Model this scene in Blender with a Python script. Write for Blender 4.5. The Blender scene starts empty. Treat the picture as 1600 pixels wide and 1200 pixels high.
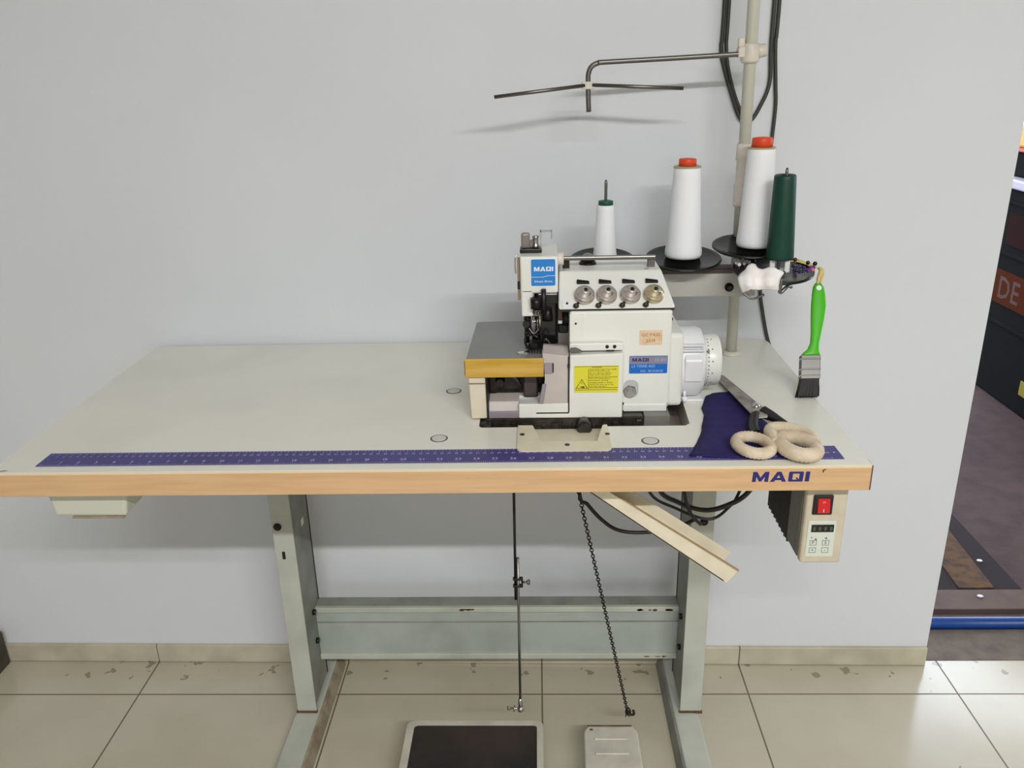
import bpy, bmesh, math, random
from mathutils import Vector, Matrix
random.seed(7)
col = bpy.context.scene.collection
PI = math.pi
V = Vector

# ------------------------------------------------------------------ materials
def lin(c):
    return tuple(((v/255)/12.92 if v/255 <= .04045 else ((v/255+.055)/1.055)**2.4) for v in c) + (1,)
MATS = {}
def mat(name, rgb, rough=.5, metal=0, noise=0, nscale=20, bump=0, bscale=200, rgb2=None, spec=None, trans=0, coat=0, alpha=1, emit=None, estr=0, stretch=None):
    if name in MATS: return MATS[name]
    m = bpy.data.materials.new(name); m.use_nodes = True
    nt = m.node_tree; b = nt.nodes['Principled BSDF']
    b.inputs['Base Color'].default_value = lin(rgb)
    b.inputs['Roughness'].default_value = rough
    b.inputs['Metallic'].default_value = metal
    if spec is not None: b.inputs['Specular IOR Level'].default_value = spec
    if trans: b.inputs['Transmission Weight'].default_value = trans
    if coat: b.inputs['Coat Weight'].default_value = coat
    if alpha < 1: b.inputs['Alpha'].default_value = alpha
    if emit: b.inputs['Emission Color'].default_value = lin(emit); b.inputs['Emission Strength'].default_value = estr
    tc = nt.nodes.new('ShaderNodeTexCoord'); mp = nt.nodes.new('ShaderNodeMapping')
    nt.links.new(tc.outputs['Object'], mp.inputs['Vector'])
    if stretch: mp.inputs['Scale'].default_value = stretch
    if noise or rgb2:
        n = nt.nodes.new('ShaderNodeTexNoise'); n.inputs['Scale'].default_value = nscale; n.inputs['Detail'].default_value = 6
        nt.links.new(mp.outputs['Vector'], n.inputs['Vector'])
        mx = nt.nodes.new('ShaderNodeMix'); mx.data_type = 'RGBA'
        r2 = rgb2 if rgb2 else tuple(max(0, v*(1-noise)) for v in rgb)
        mx.inputs[6].default_value = lin(rgb); mx.inputs[7].default_value = lin(r2)
        rp = nt.nodes.new('ShaderNodeValToRGB'); rp.color_ramp.elements[0].position = .38; rp.color_ramp.elements[1].position = .68
        nt.links.new(n.outputs['Fac'], rp.inputs['Fac']); nt.links.new(rp.outputs['Color'], mx.inputs[0])
        nt.links.new(mx.outputs[2], b.inputs['Base Color'])
    if bump:
        n2 = nt.nodes.new('ShaderNodeTexNoise'); n2.inputs['Scale'].default_value = bscale; n2.inputs['Detail'].default_value = 3
        nt.links.new(mp.outputs['Vector'], n2.inputs['Vector'])
        bp = nt.nodes.new('ShaderNodeBump'); bp.inputs['Strength'].default_value = bump; bp.inputs['Distance'].default_value = .002
        nt.links.new(n2.outputs['Fac'], bp.inputs['Height']); nt.links.new(bp.outputs['Normal'], b.inputs['Normal'])
    MATS[name] = m
    return m

def node_math(nt, op, a, b=None, c=None):
    n = nt.nodes.new('ShaderNodeMath'); n.operation = op
    for i, v in enumerate((a, b, c)):
        if v is None: continue
        if isinstance(v, (int, float)): n.inputs[i].default_value = v
        else: nt.links.new(v, n.inputs[i])
    return n.outputs[0]

def floor_material():
    m = bpy.data.materials.new('beige_floor_tile'); m.use_nodes = True; nt = m.node_tree; b = nt.nodes['Principled BSDF']
    tc = nt.nodes.new('ShaderNodeTexCoord'); sp = nt.nodes.new('ShaderNodeSeparateXYZ'); nt.links.new(tc.outputs['Object'], sp.inputs[0])
    P = .446
    dx = node_math(nt, 'PINGPONG', node_math(nt, 'DIVIDE', node_math(nt, 'ADD', sp.outputs[0], .1345), P), .5)
    dy = node_math(nt, 'PINGPONG', node_math(nt, 'DIVIDE', node_math(nt, 'ADD', sp.outputs[1], -.4543), P), .5)
    # distance to joint: pingpong is 0 at the joint
    g = node_math(nt, 'MINIMUM', dx, dy)
    grout = node_math(nt, 'LESS_THAN', g, .0017/P)
    n = nt.nodes.new('ShaderNodeTexNoise'); n.inputs['Scale'].default_value = 5; n.inputs['Detail'].default_value = 8
    nt.links.new(tc.outputs['Object'], n.inputs['Vector'])
    r = nt.nodes.new('ShaderNodeValToRGB'); r.color_ramp.elements[0].position = .35; r.color_ramp.elements[1].position = .7
    r.color_ramp.elements[0].color = lin((196, 190, 170)); r.color_ramp.elements[1].color = lin((186, 178, 157))
    nt.links.new(n.outputs['Fac'], r.inputs['Fac'])
    # small dark specks and scuffs
    n2 = nt.nodes.new('ShaderNodeTexNoise'); n2.inputs['Scale'].default_value = 38; n2.inputs['Detail'].default_value = 2
    nt.links.new(tc.outputs['Object'], n2.inputs['Vector'])
    sp2 = node_math(nt, 'GREATER_THAN', n2.outputs['Fac'], .765)
    # grime builds up along the skirting
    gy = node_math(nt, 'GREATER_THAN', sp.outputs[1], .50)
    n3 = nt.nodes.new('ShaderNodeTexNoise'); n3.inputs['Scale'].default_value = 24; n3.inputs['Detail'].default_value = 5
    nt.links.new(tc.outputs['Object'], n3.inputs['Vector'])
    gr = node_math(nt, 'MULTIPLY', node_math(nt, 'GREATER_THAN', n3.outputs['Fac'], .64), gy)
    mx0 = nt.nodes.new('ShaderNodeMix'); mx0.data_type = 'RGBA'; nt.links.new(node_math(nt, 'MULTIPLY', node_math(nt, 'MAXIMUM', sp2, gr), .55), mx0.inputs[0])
    nt.links.new(r.outputs['Color'], mx0.inputs[6]); mx0.inputs[7].default_value = lin((95, 78, 55))
    mx = nt.nodes.new('ShaderNodeMix'); mx.data_type = 'RGBA'
    nt.links.new(grout, mx.inputs[0]); nt.links.new(mx0.outputs[2], mx.inputs[6]); mx.inputs[7].default_value = lin((112, 98, 74))
    nt.links.new(mx.outputs[2], b.inputs['Base Color'])
    ro = node_math(nt, 'ADD', node_math(nt, 'MULTIPLY', grout, .5), .17)
    nt.links.new(ro, b.inputs['Roughness']); b.inputs['Specular IOR Level'].default_value = .8
    bp = nt.nodes.new('ShaderNodeBump'); bp.inputs['Strength'].default_value = .5; bp.inputs['Distance'].default_value = .002; bp.invert = True
    nt.links.new(grout, bp.inputs['Height']); nt.links.new(bp.outputs['Normal'], b.inputs['Normal'])
    return m

def thread_material(name, rgb):
    m = bpy.data.materials.new(name); m.use_nodes = True; nt = m.node_tree; b = nt.nodes['Principled BSDF']
    b.inputs['Base Color'].default_value = lin(rgb); b.inputs['Roughness'].default_value = .6
    b.inputs['Sheen Weight'].default_value = .2
    tc = nt.nodes.new('ShaderNodeTexCoord')
    w = nt.nodes.new('ShaderNodeTexWave'); w.bands_direction = 'Z'; w.inputs['Scale'].default_value = 260; w.inputs['Distortion'].default_value = 1.5
    w2 = nt.nodes.new('ShaderNodeTexWave'); w2.bands_direction = 'DIAGONAL'; w2.inputs['Scale'].default_value = 120
    nt.links.new(tc.outputs['Object'], w.inputs['Vector']); nt.links.new(tc.outputs['Object'], w2.inputs['Vector'])
    bp = nt.nodes.new('ShaderNodeBump'); bp.inputs['Strength'].default_value = .25; bp.inputs['Distance'].default_value = .0006
    nt.links.new(node_math(nt, 'ADD', w.outputs['Fac'], w2.outputs['Fac']), bp.inputs['Height']); nt.links.new(bp.outputs['Normal'], b.inputs['Normal'])
    MATS[name] = m
    return m

M_side = mat('side_wall_paint', (150, 148, 144), .85)
M_wall = mat('painted_wall', (222, 225, 230), .75, noise=.012, nscale=3, bump=.12, bscale=90)
M_ceiling = mat('ceiling_paint', (205, 205, 203), .9)
M_skirt = mat('beige_skirting_tile', (200, 193, 172), .35, noise=.1, nscale=14)
M_joint = mat('dark_joint', (96, 84, 66), .8)
M_floor = floor_material()
M_top = mat('white_laminate', (232, 231, 220), .28, noise=.03, nscale=6)
M_beech = mat('beech_edge_band', (216, 178, 134), .5, rgb2=(204, 164, 122), nscale=9, stretch=(1, 1, 14))
M_beech_line = mat('edge_cream_line', (228, 212, 180), .5)
M_brownend = mat('dark_brown_edge', (88, 62, 44), .6)
M_cream = mat('cream_plastic', (226, 217, 193), .38, noise=.05, nscale=30)
M_white = mat('machine_white_enamel', (233, 234, 227), .3, noise=.02, nscale=12)
M_white2 = mat('cool_white_plastic', (232, 233, 235), .35)
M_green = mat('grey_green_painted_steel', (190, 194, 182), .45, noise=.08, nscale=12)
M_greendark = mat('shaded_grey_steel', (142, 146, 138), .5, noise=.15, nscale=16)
M_rail = mat('grey_blue_painted_steel', (172, 180, 173), .45, noise=.1, nscale=10)
M_rust = mat('brown_rust', (122, 88, 58), .85, rgb2=(60, 42, 30), nscale=60)
M_dirty = mat('dirty_beige_steel', (166, 154, 134), .6, rgb2=(128, 112, 92), nscale=25)
M_black = mat('black_plastic', (22, 22, 23), .4)
M_blackgloss = mat('black_gloss_plastic', (24, 25, 24), .18, noise=.4, nscale=60)
M_iron = mat('blackened_steel', (52, 50, 48), .35, metal=.7, noise=.3, nscale=60)
M_oily = mat('oily_dark_metal', (62, 56, 50), .3, metal=.4, rgb2=(30, 27, 24), nscale=70)
M_steel = mat('satin_steel', (176, 174, 170), .28, metal=1)
M_chrome = mat('bright_chrome', (215, 214, 212), .12, metal=1)
M_darksteel = mat('dark_steel_tube', (120, 118, 114), .3, metal=.9)
M_blade = mat('worn_blade_steel', (176, 168, 160), .35, metal=.3, noise=.25, nscale=60)
M_plate = mat('grey_cloth_plate', (128, 128, 125), .3, noise=.05, nscale=10)
M_guard = mat('pinkish_grey_metal', (204, 194, 188), .3, metal=.0, noise=.06, nscale=20)
M_lilac = mat('lilac_grey_metal', (160, 151, 160), .3, metal=.3)
M_tape = mat('yellow_tape', (196, 154, 42), .45, rgb2=(214, 172, 88), nscale=14, stretch=(1, 1, 8))
M_blue = mat('label_blue', (26, 128, 210), .35)
M_blue2 = mat('plate_blue', (6, 104, 196), .35)
M_labelgrey = mat('label_grey', (140, 134, 150), .35)
M_labelwhite = mat('label_white', (236, 238, 242), .4)
M_navyink = mat('navy_ink', (28, 30, 112), .5)
M_paleink = mat('pale_print', (182, 182, 218), .5)
M_ruler = mat('violet_blue_ruler', (60, 52, 128), .4, rgb2=(50, 44, 110), nscale=9)
M_yellow = mat('warning_yellow', (228, 218, 56), .4)
M_olive = mat('dark_olive_print', (92, 84, 18), .5)
M_orangelab = mat('orange_beige_sticker', (226, 190, 148), .5, rgb2=(232, 212, 190), nscale=60)
M_brownink = mat('brown_print', (160, 120, 84), .5)
M_nickel = mat('nickel_dial', (200, 190, 182), .32, metal=.55)
M_brass = mat('warm_nickel_dial', (200, 188, 156), .32, metal=.55)
M_clear = mat('clear_plastic', (225, 225, 222), .15, trans=.75)
M_smoke = mat('smoky_plastic', (150, 140, 132), .3, trans=.3)
M_navy = mat('navy_cloth', (34, 20, 92), .85, noise=.15, nscale=60, bump=.4, bscale=900)
M_wrap = mat('cream_yarn_wrap', (226, 212, 188), .85, rgb2=(206, 184, 154), nscale=50, bump=.5, bscale=500)
M_orange = mat('orange_plastic', (226, 74, 34), .4)
M_greencap = mat('dark_green_plastic', (16, 84, 62), .4)
M_greencone = mat('deep_green_cone', (0, 62, 50), .5, noise=.1, nscale=30)
M_brushgreen = mat('bright_green_plastic', (74, 186, 24), .35)
M_bristle = mat('black_bristles', (18, 17, 17), .6, noise=.4, nscale=300, stretch=(8, 8, 1))
M_string = mat('cream_string', (222, 200, 140), .7, rgb2=(202, 172, 96), nscale=80)
M_yelltape = mat('pale_yellow_band', (226, 212, 112), .6)
M_rag = mat('white_rag', (250, 248, 247), .8, rgb2=(244, 236, 228), nscale=20)
M_pearl = mat('white_pearl', (240, 232, 236), .2)
M_bluebead = mat('dark_blue_pearl', (34, 30, 78), .15)
M_purplebead = mat('purple_pearl', (104, 30, 128), .15)
M_pinkbead = mat('pink_pearl', (216, 110, 130), .2)
M_darkbead = mat('black_bead', (20, 18, 20), .15)
M_cable = mat('dark_grey_cable', (58, 60, 52), .5)
M_cableblack = mat('black_cable', (24, 22, 20), .45)
M_pipe = mat('cream_stand_pole', (198, 197, 182), .4)
M_clampw = mat('yellowed_white_plastic', (224, 216, 204), .45, noise=.06, nscale=60)
M_bracket = mat('grey_stand_bar', (186, 183, 176), .4)
M_barbrown = mat('dark_bar_channel', (78, 62, 54), .5)
M_ctrl = mat('beige_control_plastic', (206, 196, 174), .42, noise=.05, nscale=40)
M_panel = mat('pale_button_panel', (212, 218, 206), .35)
M_sink = mat('charcoal_heatsink', (40, 40, 40), .5)
M_sink2 = mat('grey_motor_casing', (112, 110, 104), .45)
M_red = mat('red_rocker', (206, 26, 32), .3)
M_segment = mat('unlit_segments', (92, 96, 84), .5)
M_pedal = mat('off_white_pedal_frame', (205, 200, 186), .45, noise=.1, nscale=20)
M_mat = mat('black_rubber_mat', (34, 32, 30), .55, rgb2=(58, 46, 42), nscale=7, bump=.4, bscale=500)
M_conc = mat('dirty_grey_concrete', (112, 100, 88), .8, rgb2=(92, 80, 72), nscale=22, bump=.5, bscale=200)
M_board = mat('brown_grey_board', (98, 80, 73), .8, rgb2=(84, 68, 60), nscale=18)
M_bluepipe = mat('blue_pipe', (16, 66, 140), .35)
M_ground = mat('brown_paving', (76, 57, 56), .9, rgb2=(62, 46, 45), nscale=16, bump=.4, bscale=120)
M_doormat = mat('dark_doormat', (34, 22, 24), .95, rgb2=(28, 20, 22), nscale=90, bump=.5, bscale=600)
M_gold = mat('worn_gold_strip', (96, 68, 40), .9, rgb2=(56, 42, 34), nscale=40)
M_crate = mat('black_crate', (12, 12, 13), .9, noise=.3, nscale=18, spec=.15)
M_crateorange = mat('shade_darkened_orange', (82, 35, 8), .9, spec=.1)  # orange darkened in the colour itself, for the shade the crate stands in
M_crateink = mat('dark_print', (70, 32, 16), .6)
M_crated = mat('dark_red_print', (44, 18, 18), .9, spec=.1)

# ------------------------------------------------------------------ mesh builder
class MB:
    def __init__(s): s.bm = bmesh.new()
    def _m(s, verts, M):
        if M is not None: bmesh.ops.transform(s.bm, matrix=M, verts=verts)
    def poly(s, pts):
        return s.bm.faces.new([s.bm.verts.new(p) for p in pts])
    def hexa(s, p, bevel=0, seg=2):   # 8 points: bottom 4 ccw, top 4 ccw
        v = [s.bm.verts.new(q) for q in p]
        fs = [s.bm.faces.new([v[i] for i in f]) for f in ((3,2,1,0),(4,5,6,7),(0,1,5,4),(1,2,6,5),(2,3,7,6),(3,0,4,7))]
        if bevel:
            es = list({e for f in fs for e in f.edges})
            bmesh.ops.bevel(s.bm, geom=es, offset=bevel, segments=seg, affect='EDGES', profile=.5)
        return s
    def box(s, x0, x1, y0, y1, z0, z1, bevel=0, seg=2):
        return s.hexa([(x0,y0,z0),(x1,y0,z0),(x1,y1,z0),(x0,y1,z0),(x0,y0,z1),(x1,y0,z1),(x1,y1,z1),(x0,y1,z1)], bevel, seg)
    def prism(s, pts, ext, bevel=0, seg=2):   # pts: list of 3D coplanar points, ext: vector
        e = V(ext); a = [s.bm.verts.new(p) for p in pts]; b = [s.bm.verts.new(V(p)+e) for p in pts]; n = len(pts)
        fs = [s.bm.faces.new(a), s.bm.faces.new(list(reversed(b)))]
        for i in range(n): fs.append(s.bm.faces.new([a[i], b[i], b[(i+1)%n], a[(i+1)%n]]))
        if bevel:
            es = list({q for f in fs for q in f.edges})
            bmesh.ops.bevel(s.bm, geom=es, offset=bevel, segments=seg, affect='EDGES', profile=.5)
        return s
    def cyl(s, p0, p1, r0, r1=None, seg=24, caps=True):
        if r1 is None: r1 = r0
        return s.lathe([(0, r0), (1, r1)], p0, p1, seg, caps)
    def lathe(s, prof, p0, p1, seg=32, caps=True):  # prof: (t along axis 0..1, radius)
        p0, p1 = V(p0), V(p1); d = p1-p0; z = d.normalized()
        x = z.orthogonal().normalized(); y = z.cross(x)
        rings = []
        for t, r in prof:
            c = p0+d*t
            rings.append([s.bm.verts.new(c+(x*math.cos(2*PI*i/seg)+y*math.sin(2*PI*i/seg))*max(r, 1e-5)) for i in range(seg)])
        for a, b in zip(rings, rings[1:]):
            for i in range(seg):
                j = (i+1) % seg
                s.bm.faces.new([a[i], a[j], b[j], b[i]]).smooth = True
        if caps:
            s.bm.faces.new(list(reversed(rings[0]))); s.bm.faces.new(rings[-1])
        return s
    def tube(s, pts, r, seg=10, smooth=True, samples=8, closed=False, ry=None):
        pts = [V(p) for p in pts]
        if smooth and len(pts) > 2:
            out = []; n = len(pts)
            rng = range(n) if closed else range(n-1)
            for i in rng:
                if closed: p0, p1, p2, p3 = pts[(i-1)%n], pts[i], pts[(i+1)%n], pts[(i+2)%n]
                else: p0, p1, p2, p3 = pts[max(i-1,0)], pts[i], pts[i+1], pts[min(i+2,n-1)]
                for k in range(samples):
                    t = k/samples
                    out.append(.5*((2*p1)+(p2-p0)*t+(2*p0-5*p1+4*p2-p3)*t*t+(3*p1-p0-3*p2+p3)*t**3))
            if not closed: out.append(pts[-1])
            pts = out
        rings = []; n = len(pts); prevx = None
        for i, p in enumerate(pts):
            if closed: t = (pts[(i+1)%n]-pts[(i-1)%n])
            else: t = pts[min(i+1,n-1)]-pts[max(i-1,0)]
            t = t.normalized()
            x = t.orthogonal().normalized() if prevx is None else (prevx-t*prevx.dot(t)).normalized()
            prevx = x; y = t.cross(x)
            rr = r(i/(n-1)) if callable(r) else r
            rings.append([s.bm.verts.new(p+x*math.cos(2*PI*k/seg)*rr+y*math.sin(2*PI*k/seg)*(ry or rr)) for k in range(seg)])
        prs = list(zip(rings, rings[1:]))
        if closed: prs.append((rings[-1], rings[0]))
        for a, b in prs:
            for k in range(seg):
                j = (k+1) % seg
                s.bm.faces.new([a[k], a[j], b[j], b[k]]).smooth = True
        if not closed:
            s.bm.faces.new(list(reversed(rings[0]))); s.bm.faces.new(rings[-1])
        return s
    def ball(s, c, r, seg=14, sc=(1,1,1)):
        M = Matrix.Translation(c) @ Matrix.Diagonal((r*sc[0], r*sc[1], r*sc[2], 1))
        g = bmesh.ops.create_uvsphere(s.bm, u_segments=seg, v_segments=max(6, seg//2), radius=1, matrix=M)
        for v in g['verts']:
            for f in v.link_faces: f.smooth = True
        return s
    def build(s, name, m, parent=None, bevel=0, smooth=False):
        bmesh.ops.recalc_face_normals(s.bm, faces=s.bm.faces[:])
        me = bpy.data.meshes.new(name); s.bm.to_mesh(me); s.bm.free()
        o = bpy.data.objects.new(name, me); col.objects.link(o)
        for mm in (m if isinstance(m, (list, tuple)) else [m]): me.materials.append(mm)
        if parent is not None:
            o.parent = parent
            w = V((0, 0, 0)); q = parent
            while q is not None: w += q.location; q = q.parent
            o.matrix_parent_inverse = Matrix.Identity(4)
            me.transform(Matrix.Translation(-w))
        return o

def thing(name, label, cat, loc=(0, 0, 0), group=None):
    o = bpy.data.objects.new(name, None); col.objects.link(o); o.empty_display_size = .02
    o.location = loc; o['label'] = label; o['category'] = cat
    if group: o['group'] = group
    return o
def tag(o, label, cat, group=None):
    o['label'] = label; o['category'] = cat
    if group: o['group'] = group
    return o
def struct(o): o['kind'] = 'structure'; return o
def recentre(o, p):   # put the origin of a single-mesh thing at its base
    o.data.transform(Matrix.Translation(-V(p))); o.location = p; return o

# glyphs
_gl = {}
def glyph(ch):
    if ch not in _gl:
        cu = bpy.data.curves.new('g', 'FONT'); cu.body = ch; cu.size = 1; cu.resolution_u = 2; cu.offset = .012
        ob = bpy.data.objects.new('g', cu); col.objects.link(ob)
        dg = bpy.context.evaluated_depsgraph_get(); me = bpy.data.meshes.new_from_object(ob.evaluated_get(dg))
        vs = [v.co.copy() for v in me.vertices]; fs = [list(p.vertices) for p in me.polygons]
        w = max((v.x for v in vs), default=.3) if vs else .3
        _gl[ch] = (vs, fs, w)
        bpy.data.objects.remove(ob); bpy.data.curves.remove(cu); bpy.data.meshes.remove(me)
    return _gl[ch]
def text(mb, s, P, U, W, size, centre=False, squash=1.0):
    P, U, W = V(P), V(U).normalized(), V(W).normalized()
    tot = sum((glyph(c)[2]+.07 if c != ' ' else .35) for c in s)*size*squash
    x = -tot/2 if centre else 0
    for c in s:
        if c == ' ': x += .35*size*squash; continue
        vs, fs, w = glyph(c)
        nv = [mb.bm.verts.new(P+U*(x+v.x*size*squash)+W*(v.y*size)) for v in vs]
        for f in fs:
            try: mb.bm.faces.new([nv[i] for i in f])
            except ValueError: pass
        x += (w+.07)*size*squash
    return mb
def maqi(mb, P, U, W, N, width, height, thick=.0003, slant=.06):
    """Wide bold capitals M A Q I as flat extruded pieces."""
    P, U, W, N = V(P), V(U).normalized(), V(W).normalized(), V(N).normalized()
    tot = 1.6+.18+1.6+.18+1.45+.2+.42
    L = [(0, [[(0,0),(0,1),(.42,1),(.8,.42),(1.18,1),(1.6,1),(1.6,0),(1.22,0),(1.22,.52),(.92,.04),(.68,.04),(.38,.52),(.38,0)]]),
         (1.78, [[(0,0),(.42,0),(.8,.7),(.8,1),(.6,1)],[(1.6,0),(1.18,0),(.8,.7),(.8,1),(1.0,1)],[(.5,.16),(1.1,.16),(.98,.38),(.62,.38)]]),
         (3.56, [[(0,.08),(.08,0),(.4,0),(.4,1),(.08,1),(0,.92)],[(1.05,0),(1.45,0),(1.45,.92),(1.37,1),(1.05,1)],[(.4,0),(1.05,0),(1.05,.2),(.4,.2)],[(.4,.8),(1.05,.8),(1.05,1),(.4,1)],[(.70,.42),(.86,.42),(1.05,.2),(.86,.2)]]),
         (5.21, [[(0,0),(.42,0),(.42,1),(0,1)]])]
    for off, polys in L:
        for pl in polys:
            pts = [P+U*((off+a+b*slant)/tot*width)+W*(b*height) for a, b in pl]
            mb.prism(pts, N*thick)
    return mb
def rrect(x0, x1, y0, y1, r, n=5, corners=(1,1,1,1)):  # ccw from bottom-left; corners BL,BR,TR,TL
    pts = []
    for i, (cx, cy, a0) in enumerate(((x0+r, y0+r, PI), (x1-r, y0+r, 1.5*PI), (x1-r, y1-r, 0), (x0+r, y1-r, .5*PI))):
        if not corners[i]:
            pts.append(((x0, x1, x1, x0)[i], (y0, y0, y1, y1)[i])); continue
        for k in range(n+1):
            a = a0+k/n*PI/2; pts.append((cx+r*math.cos(a), cy+r*math.sin(a)))
    return pts

H = .775                      # table height
def wy(x): return .5696-.010*x   # wall face

# ------------------------------------------------------------------ the room
XE = 1.619
m = MB(); m.hexa([(-2.2, wy(-2.2), 0), (XE, wy(XE), 0), (XE, wy(XE)+.11, 0), (-2.2, wy(-2.2)+.11, 0),
                  (-2.2, wy(-2.2), 2.8), (XE, wy(XE), 2.8), (XE, wy(XE)+.11, 2.8), (-2.2, wy(-2.2)+.11, 2.8)])
struct(m.build('wall_back', M_wall))
m = MB(); m.box(2.75, 3.4, .55, .66, 0, 2.8); struct(m.build('wall_right_of_doorway', M_wall)).name = 'wall_back_right'
m = MB(); m.box(XE, 2.75, .555, .66, 2.15, 2.8); struct(m.build('wall_over_doorway', M_wall)).name = 'wall_lintel'
m = MB(); m.box(-2.3, -2.2, -4.6, .7, 0, 2.8); struct(m.build('wall_left', M_side))
m = MB(); m.box(3.4, 3.5, -4.6, .66, 0, 2.8); struct(m.build('wall_right', M_side))
m = MB(); m.box(-2.3, 3.5, -4.7, -4.6, 0, 2.8); struct(m.build('wall_front', M_side))
m = MB(); m.box(-2.3, 3.5, -4.7, .7, 2.8, 2.9); struct(m.build('ceiling', M_ceiling))
m = MB(); m.box(-2.2, 3.4, -4.6, .562, -.05, 0); m.box(-2.2, XE, .562, .60, -.05, 0); struct(m.build('floor', M_floor))
# skirting tiles, joints in line with the floor
m = MB(); xs = [-2.19]+[-.1345+.446*k for k in range(-4, 4)]+[XE]
xs = sorted(xs)
for a, b in zip(xs, xs[1:]):
    a2, b2 = a+.0009, b-.0009
    m.hexa([(a2, wy(a2)-.009, .0012), (b2, wy(b2)-.009, .0012), (b2, wy(b2), .0012), (a2, wy(a2), .0012),
            (a2, wy(a2)-.009, .047), (b2, wy(b2)-.009, .047), (b2, wy(b2), .047), (a2, wy(a2), .047)], .0012, 1)
struct(m.build('baseboard_back', M_skirt))
m = MB(); m.hexa([(-2.19, wy(-2.19)-.006, 0), (XE, wy(XE)-.006, 0), (XE, wy(XE), 0), (-2.19, wy(-2.19), 0),
                  (-2.19, wy(-2.19)-.006, .0455), (XE, wy(XE)-.006, .0455), (XE, wy(XE), .0455), (-2.19, wy(-2.19), .0455)])
struct(m.build('trim_1', M_joint))
# doorway: threshold, ground outside
m = MB(); m.box(XE-.02, 2.75, .5622, .672, -.05, .001); struct(m.build('trim_2', M_conc))
m = MB(); m.box(XE-.2, 2.75, .705, .733, -.05, -.001); struct(m.build('trim_3', M_board))
m = MB(); m.box(XE-.2, 2.75, .740, .822, -.05, .010, .002); struct(m.build('trim_4', M_board))
m = MB(); m.box(-2.3, 9, .672, 9, -.06, -.012); struct(m.build('ground', M_ground)).name = 'floor_outside'
# unseen porch roof outside, enlarged to shade the ground
m = MB(); m.box(-.6, 6, .66, 3.3, 2.75, 2.85); struct(m.build('ceiling_unseen_porch', M_ceiling))
o = MB().tube([(1.45, .688, .008), (2.74, .686, .008)], .0145, 14, smooth=False).build('water_pipe', M_bluepipe)
recentre(o, (1.5, .688, -.006)); tag(o, 'blue plastic pipe lying along the doorway threshold', 'pipe')
t = thing('doormat', 'dark doormat with a worn golden strip outside the doorway', 'doormat', (1.8, 1.1, -.012))
MB().box(1.5, 1.99, .822, 1.9, -.012, 0, .003).build('mat_base', M_doormat, t)
MB().hexa([(1.83, .84, -.001), (1.92, .84, -.001), (1.955, 1.5, -.001), (1.86, 1.5, -.001), (1.83, .84, .003), (1.92, .84, .003), (1.955, 1.5, .003), (1.86, 1.5, .003)], .001, 1).build('golden_strip', M_gold, t)
for k, (x, y, z) in enumerate([(1.858, .79, .0105), (1.944, .966, .0005)]):
    o = MB().ball((x, y, z+.002), .008, 10, (1, .7, .3)).build('pebble', M_labelwhite); recentre(o, (x, y, z))
    tag(o, ['small white pebble on the brown board of the threshold', 'small white pebble on the dark doormat'][k], 'pebble')
m = MB(); m.box(1.0, 1.1, .70, 3.3, -.012, 2.75); struct(m.build('wall_unseen_sky_block', M_side))  # unseen wall added to keep sky light off the crate
# black crates outside
t = thing('storage_crate', 'black storage crate with dark orange lettering outside the doorway', 'crate', (2.9, 2.2, -.012))
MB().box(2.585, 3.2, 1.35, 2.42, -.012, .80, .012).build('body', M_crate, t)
MB().box(2.570, 3.21, 1.34, 2.43, .80, .835, .006).build('lid', mat('pale_lilac_lid', (196, 190, 214), .4), t)
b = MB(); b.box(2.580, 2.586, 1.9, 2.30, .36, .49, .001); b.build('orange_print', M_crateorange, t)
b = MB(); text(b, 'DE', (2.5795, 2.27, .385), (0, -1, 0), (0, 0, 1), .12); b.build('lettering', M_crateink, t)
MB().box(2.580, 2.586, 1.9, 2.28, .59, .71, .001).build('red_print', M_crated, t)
MB().box(2.580, 2.586, 1.93, 2.00, .07, .125, .001).build('yellow_print', mat('dull_yellow_print', (150, 138, 30), .8), t)
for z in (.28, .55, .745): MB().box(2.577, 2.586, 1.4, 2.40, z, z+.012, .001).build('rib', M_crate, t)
t = thing('toolbox', 'dark toolbox with a yellow lid resting on the black crate', 'toolbox', (2.85, 2.1, .835))
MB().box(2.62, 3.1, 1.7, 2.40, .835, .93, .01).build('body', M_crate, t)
MB().box(2.61, 3.11, 1.69, 2.41, .93, .945, .003).build('red_band', mat('red_strip', (208, 60, 40), .5), t)
MB().box(2.61, 3.11, 1.69, 2.41, .945, 1.03, .01).build('lid', mat('warm_yellow_lid', (240, 178, 40), .5), t)

# ------------------------------------------------------------------ the table
T = thing('sewing_table', 'white laminate sewing table with a beech front edge and grey steel legs', 'table', (.6, .3, 0))
# tabletop with the machine opening and chip chute notch
outer = [(0, 0), (1.2, 0)] + [(1.2-.03+.03*math.cos(a), .5546-.03+.03*math.sin(a)) for a in [k*PI/16 for k in range(9)]] + \
        [(.03-.03*math.sin(a), .5546-.03+.03*math.cos(a)) for a in [k*PI/16 for k in range(9)]]
inner = [(.672, .137), (.742, .137), (.755, .0745), (.8468, .0745), (.8605, .137), (.976, .137), (.9835, .1445), (.992, .335), (.672, .335), (.6677, .33), (.6677, .142)]
def slab_with_hole(z0, z1):
    bm = bmesh.new(); es = []
    for loop in (outer, inner):
        vs = [bm.verts.new((x, y, z1)) for x, y in loop]
        for i in range(len(vs)): es.append(bm.edges.new((vs[i], vs[(i+1) % len(vs)])))
    bmesh.ops.triangle_fill(bm, use_beauty=True, use_dissolve=False, edges=es)
    r = bmesh.ops.extrude_face_region(bm, geom=bm.faces[:])
    for v in [g for g in r['geom'] if isinstance(g, bmesh.types.BMVert)]: v.co.z = z0
    b = MB(); b.bm.free(); b.bm = bm
    return b
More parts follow.
